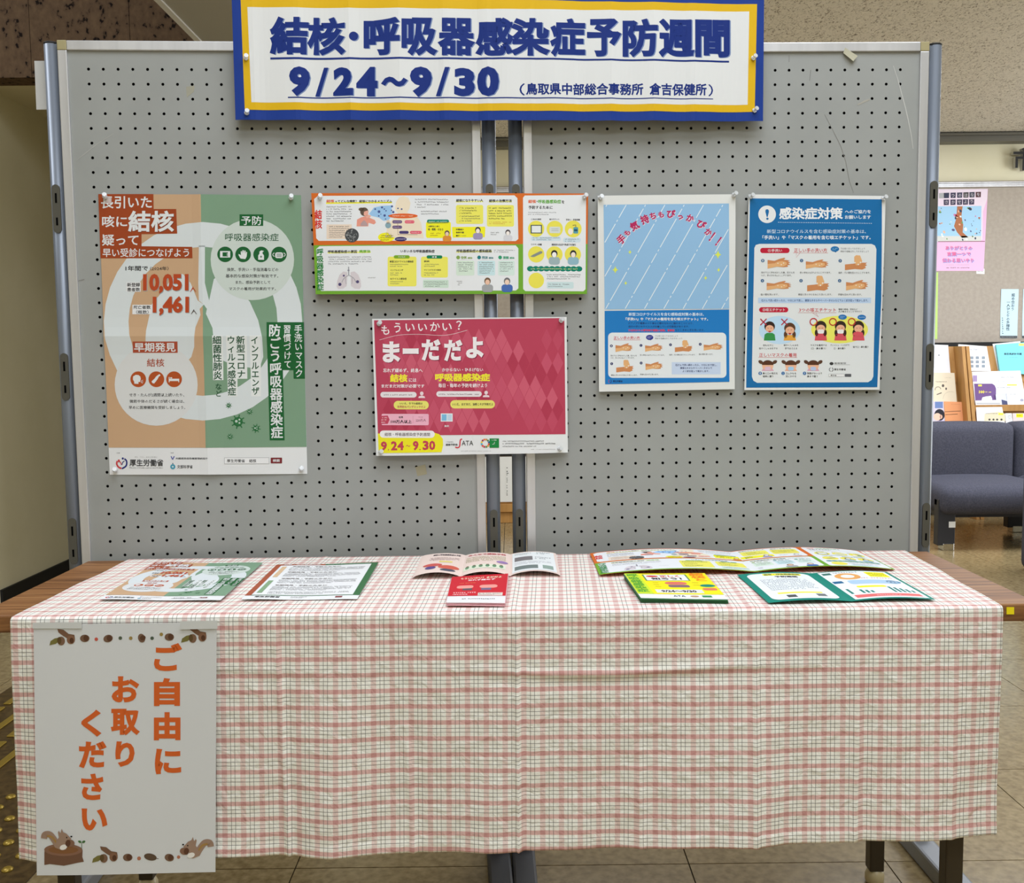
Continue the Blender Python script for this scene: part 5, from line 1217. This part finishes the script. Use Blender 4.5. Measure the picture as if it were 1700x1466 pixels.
S.rect(232, 250, 400, 276, (216, 106, 104)).lv(3).g(280, 258, 350, 270, 1, (232, 190, 190))
S.done()
# stacks of leaflets: every sheet of the pile is a folded piece of its own
def stack(name, quad_bottom, n, t, label, kind, group, cols, art, srcq, cat='leaflet', over=.0):
    for k in range(n):
        top = k == n - 1
        jx, jy = (0, 0) if top else (random.uniform(-1.2, 1.2), random.uniform(-.6, .8))
        # shift the sight line down by the pile's height so the top sheet lands where it is seen
        z = .0022 + k * t
        P0 = PL_T(.0022 + (n - 1) * t).hit(np.array([q[0] + jx for q in quad_bottom]), np.array([q[1] + jy for q in quad_bottom]))
        pl = PL_T(z)
        # same footprint, own height
        pts = []
        for p in P0:
            w = np.array([p[0], p[1], TZ + z]) - CP
            d = w @ FWD; pts.append((850 + F * (w @ CAMR) / d, 733 + F * (w @ CAMD) / d))
        lab = label if top else kind
        S = Sheet(name, lab, cat, pl, pts, cols[1] if top else cols[0], (lambda a, b: .0004 * np.sin(a * 3 + k)), src=srcq, grid=(8, 4), thick=t * .8, group=None if top else group, cell=30)
        if top: art(S)
        S.done()
QS = [(0, 0), (210, 0), (210, 297), (0, 297)]
def art_redleaf(S):
    RR = (196, 40, 52)
    S.lv(1).rect(0, 0, 210, 228, RR).lv(2).t('もういいかい？まだだよ', 40, 22, 190, 40, (232, 222, 190), .03).t('忘れず緩めず', 70, 46, 170, 62, (232, 226, 226), .03).g(40, 80, 100, 92, 1, (226, 150, 90))
    S.rr(30, 112, 95, 146, 14, (226, 150, 140)).rr(118, 112, 180, 146, 14, (226, 150, 140)).rect(55, 146, 92, 168, (90, 84, 90)).rect(125, 146, 160, 168, (110, 100, 130)).g(20, 184, 110, 220, 2, (232, 210, 210)).rect(116, 196, 200, 226, (214, 200, 190)).lv(3).g(120, 200, 196, 222, 2, (120, 90, 90)).lv(2).g(60, 252, 180, 268, 1, (110, 110, 112))
stack('leaflet', [(750.4, 958), (843.6, 952.5), (838, 1001), (741, 1000)], 7, .00085, 'topmost red leaflet of the small pile at the front middle of the table', 'pink edged leaflet lower in the small red pile on the table', 'leaflets in the red pile', [(222, 172, 176), (222, 222, 222)], art_redleaf, QS)
def art_yel(S):
    S.lv(1).rect(0, 0, 210, 250, (236, 222, 30)).lv(2).poly([(0, 0), (38, 0), (42, 250), (0, 250)], (200, 220, 50))
    S.lv(3).vt('呼吸器感染症', 3, 6, 34, 232, (90, 160, 50), .04).lv(2).rect(46, 14, 160, 92, (96, 140, 80)).lv(3).rect(50, 18, 156, 88, (226, 226, 222)).lv(4).t('正しく', 90, 26, 140, 50, (200, 60, 50), .04).t('知ろう！', 64, 54, 142, 80, (40, 40, 42), .05).ell(70, 38, 16, 10, (196, 60, 60))
    S.lv(2).vt('結核と', 168, 0, 204, 96, (230, 130, 30), .04).ell(190, 150, 18, 16, (24, 130, 110)).rr(90, 104, 145, 138, 16, (214, 110, 96)).rr(94, 140, 146, 170, 8, (130, 100, 110)).rr(172, 176, 205, 204, 8, (214, 120, 90)).rect(52, 196, 168, 236, (216, 216, 210)).lv(3).t('9/24〜9/30', 66, 204, 152, 228, (60, 50, 60), .04)
    for x, y in ((60, 112), (58, 136), (60, 160), (160, 112), (158, 140)): S.st([(x, y), (x + 14, y + 5)], 4, (200, 170, 30), smooth=False)
    S.t('ATA', 86, 262, 116, 280, (50, 50, 52), -0.0).ell(138, 271, 10, 8, (190, 150, 120)).rect(156, 262, 178, 280, (60, 140, 80))
stack('leaflet', [(1035.9, 952.5), (1169.5, 951.5), (1208.8, 994.5), (1064, 992.5)], 10, .00085, 'topmost yellow leaflet of the thick pile at the front of the table', 'green edged leaflet lower in the thick yellow pile on the table', 'leaflets in the yellow pile', [(62, 112, 74), (226, 228, 226)], art_yel, QS)

# ================================================================ lounge behind the boards
m_sofa = noisy('blue_grey_upholstery', (66, 66, 76), (78, 78, 88), 130, .95, .25, 3, spec=.15)
m_sofab = newmat('black_vinyl', alb((44, 44, 48)), .5)
m_chrome = newmat('chrome', alb((200, 200, 200)), .15, 1)
def cushion(name, parent, x0, y0, z0, x1, y1, z1, r=.04, puff=.012, mat=None):
    bm = bmesh.new(); bmesh.ops.create_cube(bm, size=1)
    for v in bm.verts: v.co = ((x0 + x1) / 2 + v.co.x * (x1 - x0), (y0 + y1) / 2 + v.co.y * (y1 - y0), (z0 + z1) / 2 + v.co.z * (z1 - z0))
    bmesh.ops.bevel(bm, geom=bm.edges[:], offset=r, segments=4, profile=.5, affect='EDGES')
    bmesh.ops.subdivide_edges(bm, edges=[e for e in bm.edges if e.calc_length() > .12], cuts=5, use_grid_fill=True)
    c = Vector(((x0 + x1) / 2, (y0 + y1) / 2, (z0 + z1) / 2)); hx_, hy_, hz_ = (x1 - x0) / 2, (y1 - y0) / 2, (z1 - z0) / 2
    for v in bm.verts:
        d = v.co - c; a, b_, g_ = d.x / hx_, d.y / hy_, d.z / hz_
        v.co.z += puff * (1 - a * a) * (1 - b_ * b_) * (1 if g_ > 0 else 0); v.co.y -= puff * (1 - a * a) * (1 - g_ * g_) * (1 if b_ < 0 else 0)
    me = bpy.data.meshes.new(name); bm.to_mesh(me); bm.free(); me.materials.append(mat or m_sofa)
    for p in me.polygons: p.use_smooth = True
    return link(name, me, parent)
so = empty('lobby_sofa', (2.46, 5.62, 0)); tag(so, 'blue-grey upholstered armless lobby sofa below the brochure racks', 'sofa')
x = 0
for k, w_ in enumerate((.69, .68, .68)):
    cushion('seat', so, x, .0, .205, x + w_, .68, .375, .06, .018)
    bk = cushion('backrest', so, x + .001, .52, .30, x + w_ - .001, .74, .70, .05, .012)
    bk.rotation_euler = (0, 0, 0)
    MB().box(x + .03, .06, .19, x + w_ - .03, .62, .215).build('seat_base', m_sofab, so)
    for xx in ((x,) if k < 2 else (x, x + w_ - .10)):
        lg = MB().box(xx + .0, .035, .03, xx + .10, .095, .30 if k == 0 else .2).build('leg', m_sofab, so, bevel=.004)
        MB().box(xx + .03, .030, 0, xx + .095, .10, .042).build('leg_tip', m_chrome, lg, bevel=.003)
        lg = MB().box(xx + .0, .60, .03, xx + .10, .66, .25).build('leg', m_sofab, so, bevel=.004)
        MB().box(xx + .03, .595, 0, xx + .095, .665, .042).build('leg_tip', m_chrome, lg, bevel=.003)
    if k == 0: MB().box(.062, .033, .135, .100, .035, .170).build('paper_tag', m_white, so)
    x += w_
ac = empty('armchair', (2.67, 4.42, 0)); tag(ac, 'grey upholstered armchair cut off at the right in front of the sofa', 'armchair')
cushion('arm', ac, 0, 0, .0, .14, .74, .585, .05, .006); cushion('arm', ac, .62, 0, .0, .76, .74, .585, .05, .006)
cushion('seat', ac, .142, .02, .10, .618, .60, .40, .05, .015); cushion('backrest', ac, .142, .58, .05, .618, .76, .72, .05, .01)

m_oak = noisy('tan_rack_wood', (168, 122, 66), (182, 136, 78), 3, .45, 0, 5, (12, 12, 1))
m_oakd = noisy('shaded_rack_wood', (150, 112, 66), (160, 120, 72), 3, .45, 0, 5, (12, 12, 1))
RK = Plane((0, 6.87, .656), (1, 0, 0), (0, .13, .529), 0)
def rk(off): return Plane((0, 6.87, .656), (1, 0, 0), (0, .13, .529), off - .085)
def rack(x0, x1, label):
    r_ = empty('magazine_rack', (x0, 6.8, 0)); tag(r_, label, 'magazine rack')
    W_ = x1 - x0
    Y = lambda z: .07 + (z - .656) * .2457
    for sx in (0, W_ - .024):
        MB().addf([(sx, Y(0) + .0, 0), (sx + .024, Y(0) + .0, 0), (sx + .024, Y(1.19) + .0, 1.19), (sx, Y(1.19) + .0, 1.19), (sx, .42, 0), (sx + .024, .42, 0), (sx + .024, .42, 1.19), (sx, .42, 1.19)], [(0, 1, 2, 3), (5, 4, 7, 6), (4, 0, 3, 7), (1, 5, 6, 2), (3, 2, 6, 7), (4, 5, 1, 0)]).build('side_panel', m_oak, r_, bevel=.002)
    a = .024; b_ = W_ - .024
    MB().addf([(a, Y(.1) + .13, .1), (b_, Y(.1) + .13, .1), (b_, Y(1.19) + .13, 1.19), (a, Y(1.19) + .13, 1.19), (a, Y(.1) + .145, .1), (b_, Y(.1) + .145, .1), (b_, Y(1.19) + .145, 1.19), (a, Y(1.19) + .145, 1.19)], [(0, 1, 2, 3), (5, 4, 7, 6), (4, 0, 3, 7), (1, 5, 6, 2), (3, 2, 6, 7), (4, 5, 1, 0)]).build('back_panel', m_oak, r_)
    for z in (.28, .52, .73, .945):
        sh = MB().box(a, Y(z) + .120, z - .015, b_, Y(z) + .138, z)
        if z == .73 and x0 > 3: sh.box(a, Y(z) + .072, z + .0, b_, Y(z) + .078, z + .045)
        sh.build('shelf_ledge', m_oak, r_, bevel=.001)
    return r_
rack(2.2, 3.205, 'tan wooden sloping magazine rack behind the sofa, left of the double divider')
rack(3.212, 4.25, 'tan wooden sloping magazine rack behind the sofa, right of the double divider')
def item(name, label, cat, quad, col, art=None, off=.0, th=.004, src=None):
    S = Sheet(name, label, cat, rk(off), quad, col, grid=(2, 2), thick=th, src=src)
    if art: art(S)
    return S.done()
LV = (206, 204, 220)
o3 = lambda S: S.v(1550, 560, 9.773)
def a1(S): o3(S).lv(1).g(590, 180, 740, 215, 1, (120, 130, 150)).g(595, 260, 770, 280, 1, (170, 170, 180)); [S.rr(x, y, x + 56, y + 48, 12, (140, 150, 160)) for y in (308, 375, 445) for x in (590, 680, 778)]
item('brochure', 'white brochure with nine small icons on the upper rack shelf', 'brochure', [(1591, 571.5), (1638, 575), (1645, 616), (1592, 616)], (238, 240, 246), a1, -.03)
item('brochure', 'blank white brochure at the top left end of the racks', 'brochure', [(1548, 572), (1574, 573), (1578, 620), (1546, 620)], (232, 232, 236), lambda S: o3(S).lv(1).ell(85, 290, 12, 8, (90, 90, 100)), -.03)
item('brochure', 'white booklet peeping out behind the cyan book', 'brochure', [(1648, 571), (1694, 566.5), (1697, 612), (1657, 616)], (238, 238, 240), None, -.039)
def a2(S): o3(S).lv(1).t('鳥取県統計年鑑', 1140, 252, 1430, 288, (50, 70, 80), .03).g(1230, 318, 1360, 334, 1, (90, 150, 160)).rect(1380, 100, 1466, 138, (226, 236, 110))
item('book', 'cyan covered book standing on the right rack', 'book', [(1653.5, 572.3), (1705, 568), (1708, 622), (1660, 617)], (126, 208, 222), a2, -.015, .014)
def a3(S):
    o3(S).lv(1).rect(636, 618, 705, 720, (160, 140, 182)).g(728, 620, 910, 730, 4, (180, 180, 186)).poly([(655, 752), (950, 752), (990, 780), (1012, 830), (1012, 1030), (675, 1030)], (112, 84, 134)).g(1090, 630, 1310, 660, 1, (110, 112, 130)).g(1040, 690, 1160, 740, 1, (190, 190, 196)).g(1205, 715, 1350, 735, 1, (180, 140, 150)).rect(1190, 762, 1350, 786, (240, 234, 90)).g(1036, 802, 1250, 832, 1, (84, 84, 110)).g(1115, 858, 1175, 870, 1)
    S.lv(2).t('100', 735, 862, 825, 910, (232, 216, 70), .04).g(835, 872, 940, 905, 1, (226, 214, 100)).poly([(775, 1030), (790, 975), (850, 960), (930, 950), (950, 1000), (945, 1030)], (232, 232, 236)).rect(722, 766, 782, 796, (220, 210, 90))
item('newsletter', 'wide white newsletter with a purple corner on the middle shelf', 'newsletter', [(1613.5, 617), (1694, 615.4), (1704, 672), (1619, 672)], (240, 241, 245), a3, .0)
def a4(S): o3(S).lv(1).poly([(30, 700), (230, 700), (230, 738), (30, 738)], (222, 208, 182)).g(30, 706, 230, 736, 1, (110, 96, 84)).ring(70, 850, 46, 8, (90, 80, 70), 170, 350).st([(50, 930), (130, 900)], 14, (90, 80, 72), smooth=False).ell(152, 785, 20, 24, (96, 86, 78)).ell(202, 835, 14, 20, (96, 86, 78)).st([(150, 1000), (180, 920), (250, 885), (330, 890)], 4, (180, 164, 140)).g(180, 650, 280, 662, 1, (140, 130, 110))
item('booklet', 'cream booklet with ink drawings on the left rack', 'booklet', [(1546, 618.5), (1584.5, 619.2), (1589, 672), (1546, 672)], (222, 208, 182), a4, .0)
def a5(S): o3(S).lv(1).g(285, 1080, 430, 1092, 1, (170, 110, 70)).st([(180, 1208), (440, 1196)], 10, (120, 84, 60), smooth=False).st([(190, 1256), (390, 1246)], 10, (120, 84, 60), smooth=False)
item('booklet', 'plain salmon orange booklet low on the left rack', 'booklet', [(1567, 666.5), (1598.5, 667.5), (1604, 706), (1569.5, 706)], (228, 156, 108), a5, .012)
def a6(S): o3(S).lv(1).rect(20, 1045, 150, 1150, (110, 130, 176)).ell(95, 1260, 84, 96, (46, 44, 50)).lv(2).ell(60, 1290, 62, 60, (232, 192, 168)).ell(120, 1290, 22, 34, (226, 176, 150)).lv(1).rect(60, 1350, 180, 1400, (196, 180, 214))
item('magazine', 'magazine with a dark haired face on its cover, low on the left rack', 'magazine', [(1545, 666.5), (1566.5, 666.5), (1569, 706), (1545, 706)], (206, 196, 206), a6, .014)
def a7(S): o3(S).lv(1).rect(695, 1062, 1080, 1080, (170, 170, 172)).rect(700, 1084, 1078, 1100, (200, 200, 202)).g(720, 1130, 1050, 1200, 3, (200, 200, 204)).poly([(825, 1240), (1060, 1205), (1085, 1225), (1160, 1240), (1165, 1360), (820, 1360)], (216, 206, 176)).lv(2).g(845, 1225, 1040, 1250, 1, (110, 90, 80)).rect(1050, 1226, 1130, 1262, (226, 214, 80)); [S.ell(x, 1335, 17, 16, (70, 66, 64)) for x in (905, 970, 1030, 1100)]
item('leaflet', 'white framed leaflet with a group photo on the lowest visible rack shelf', 'leaflet', [(1619.5, 665), (1661.5, 664), (1669, 706), (1622.5, 706)], (234, 236, 238), a7, .022)
def a8(S): o3(S).lv(1).g(1245, 910, 1335, 935, 1, (90, 90, 100)).st([(1310, 985), (1370, 930), (1466, 915)], 10, (220, 190, 210)).ell(1430, 1020, 30, 22, (160, 160, 178)).g(1300, 1066, 1440, 1090, 1, (180, 196, 214))
item('leaflet', 'white leaflet with a small pink arc at the right on the middle shelf', 'leaflet', [(1671, 652.5), (1705, 650), (1708, 673), (1673.5, 673)], (236, 236, 240), a8, .014)
item('leaflet', 'leaflet with a dark blue corner beside the pink arc leaflet', 'leaflet', [(1653, 655), (1671, 653), (1673, 673), (1655, 673)], (206, 210, 224), lambda S: o3(S).lv(1).poly([(1100, 1010), (1190, 1035), (1200, 1098), (1110, 1092)], (76, 80, 112)), .010)
item('leaflet', 'pale leaflet with a yellow price box low at the right', 'leaflet', [(1681, 686), (1705, 686), (1708, 706), (1682, 706)], (214, 200, 196), lambda S: o3(S).lv(1).rect(1340, 1240, 1450, 1300, (236, 226, 40)).lv(2).g(1350, 1254, 1430, 1284, 1, (90, 90, 40)), .012)
item('leaflet', 'narrow white leaflet left of the yellow price box leaflet', 'leaflet', [(1669, 686), (1679.5, 686), (1682, 706), (1670, 706)], (222, 224, 226), lambda S: o3(S).lv(1).g(1200, 1260, 1260, 1330, 3), .012)
# things on the far notice board
FW = Plane((0, YF - .031, 0), (1, 0, 0), (0, 0, 1), 0)
S = Sheet('poster', 'pink poster with a crowded tree picture pinned on the far notice board', 'poster', FW, [(1546, 314.5), (1640, 313.5), (1633, 449.8), (1546, 449.8)], (226, 182, 212), grid=(4, 6), thick=.0004)
S.v(1550, 310, 9.773).lv(1).poly([(0, 40), (875, 36), (868, 200), (800, 400), (790, 860), (0, 900)], (226, 210, 222))
S.lv(2)
for i, (x, c_) in enumerate(((85, (170, 170, 172)), (165, (62, 64, 84)), (272, (66, 62, 84)), (378, (74, 72, 92)), (480, (70, 66, 64)), (578, (66, 68, 80)), (680, (84, 54, 56)))): y = 100 - i * 3; S.poly([(x, y + 4), (x + 88, y), (x + 84, y + 88), (x + 2, y + 90)], c_)
for i, x in enumerate((162, 270, 376, 472, 572)): y = 208 - i * 2; S.poly([(x, y + 2), (x + 88, y), (x + 84, y + 88), (x + 2, y + 92)], (70, 64, 84))
S.lv(3)
for ch, x, y in (('つ', 290, 118), ('の', 400, 112), ('は', 500, 110), ('な', 600, 104), ('を', 700, 98), ('さ', 182, 222), ('か', 292, 222), ('せ', 392, 220), ('よ', 490, 216), ('う', 592, 212)): S.t(ch, x, y, x + 50, y + 56, (176, 170, 176), .02)
S.lv(2).poly([(60, 318), (775, 312), (770, 860), (60, 890)], (160, 200, 226))
S.lv(3).poly([(380, 318), (470, 318), (450, 480), (480, 620), (470, 740), (560, 820), (460, 830), (380, 740), (330, 640), (370, 500)], (170, 110, 76)).rect(60, 800, 770, 886, (206, 206, 200))
S.lv(4)
for k in range(46):
    x, y = random.uniform(70, 760), random.uniform(330, 870); c_ = random.choice([(222, 168, 140), (90, 90, 130), (190, 90, 70), (230, 180, 150), (110, 150, 90), (226, 230, 226), (60, 70, 90), (200, 120, 160)])
    rr_ = random.uniform(9, 34) if x < 600 else random.uniform(8, 20); S.ell(x, y, rr_, rr_ * .7, c_, random.uniform(0, 90), n=10)
S.lv(5).st([(70, 890), (830, 886)], 10, (120, 60, 70), smooth=False)
for tx, x0, y0, x1, y1 in (('ありがとうの', 190, 960, 625, 1025), ('言葉一つで', 215, 1058, 600, 1125), ('伝わる思いやり', 140, 1160, 650, 1230)): S.lv(2).t(tx, x0 + 8, y0 + 9, x1 + 8, y1 + 9, (130, 160, 216), .05).lv(3).t(tx, x0, y0, x1, y1, (222, 110, 150), .03)
S.lv(2).g(200, 1262, 580, 1276, 1, (160, 120, 140)).g(205, 1300, 572, 1330, 1, (90, 60, 76))
S.done()
S = Sheet('card', 'small white card tucked under the lower right of the pink poster', 'card', Plane((0, YF - .0305, 0), (1, 0, 0), (0, 0, 1), 0), [(1621, 446), (1634.5, 446), (1634.5, 455), (1621, 454.5)], (228, 228, 226), grid=(1, 1)); S.lv(1).g(1623, 449, 1632, 452, 1, (130, 130, 130)).done()
S = Sheet('poster', 'lime green poster mostly hidden behind the right post of the boards', 'poster', FW, [(1500, 452), (1557.5, 452), (1556, 563), (1500, 563)], (186, 214, 124), grid=(2, 2)); S.done()
for i, (dx, lab) in enumerate(((0, 'pale blue calligraphy slip with a dark foot on the far notice board'), (36.5, 'pale blue slip cut off by the right edge of the view'))):
    S = Sheet('paper_slip', lab, 'paper slip', FW, [(1662 + dx, 480), (1691 + dx, 480), (1688.5 + dx, 561.5), (1660 + dx, 561.5)], (196, 222, 236), lambda a, b: .006 * np.abs(b - .5), grid=(2, 6), cell=10)
    S.lv(1).rect(1660.2 + dx, 557.5, 1688.3 + dx, 561.3, (60, 64, 66)).lv(2).g(1662 + dx, 558.6, 1687 + dx, 560.4, 1, (190, 190, 190))
    if i == 0: S.lv(1).vt('認め合おう', 1679, 487, 1685, 516, (70, 90, 100), .02, dx=-1).vt('一人ひとりの多様性', 1671, 499, 1677, 549, (70, 90, 100), .02, dx=-1).g(1663.4, 526, 1665.6, 555, 8, (90, 110, 120), .7, 1)
    else: S.lv(1).g(1700, 528, 1702.5, 555, 7, (90, 110, 120), .7, 1)
    S.done()
# low stand seen through the gap between the boards
st_ = empty('sign_stand', (-.06, 6.78, 0)); tag(st_, 'tan wooden box stand with a white sign seen through the gap between the boards', 'stand')
MB().box(-.35, .02, .0, .35, .34, .60).build('box', m_oak, st_, bevel=.004)
MB().box(-.35, .0, .505, .35, .02, .60).build('top_board', m_oak, st_, bevel=.002)
MB().box(-.33, .005, .470, .33, .019, .500).build('dark_strip', m_black, st_)
MB().box(-.33, .008, .150, .33, .019, .465).build('sign_plate', m_white, st_)
MB().box(-.35, .0, .08, .35, .02, .135).build('lower_rail', m_oak, st_, bevel=.002)
S = Sheet('sign_text', None, None, Plane((0, 6.7875, 0), (1, 0, 0), (0, 0, 1)), [(840, 774), (844.6, 774), (844.6, 824), (840, 824)], (225, 225, 222), grid=(1, 1), thick=.0001); S.lv(1).g(841, 775, 843.6, 823, 16, (60, 60, 60), .7, 1); o_ = S.done()
o_.name = 'sign_text'; o_.parent = st_; o_.location = Vector(o_.location) - Vector((-.06, 6.78, 0))
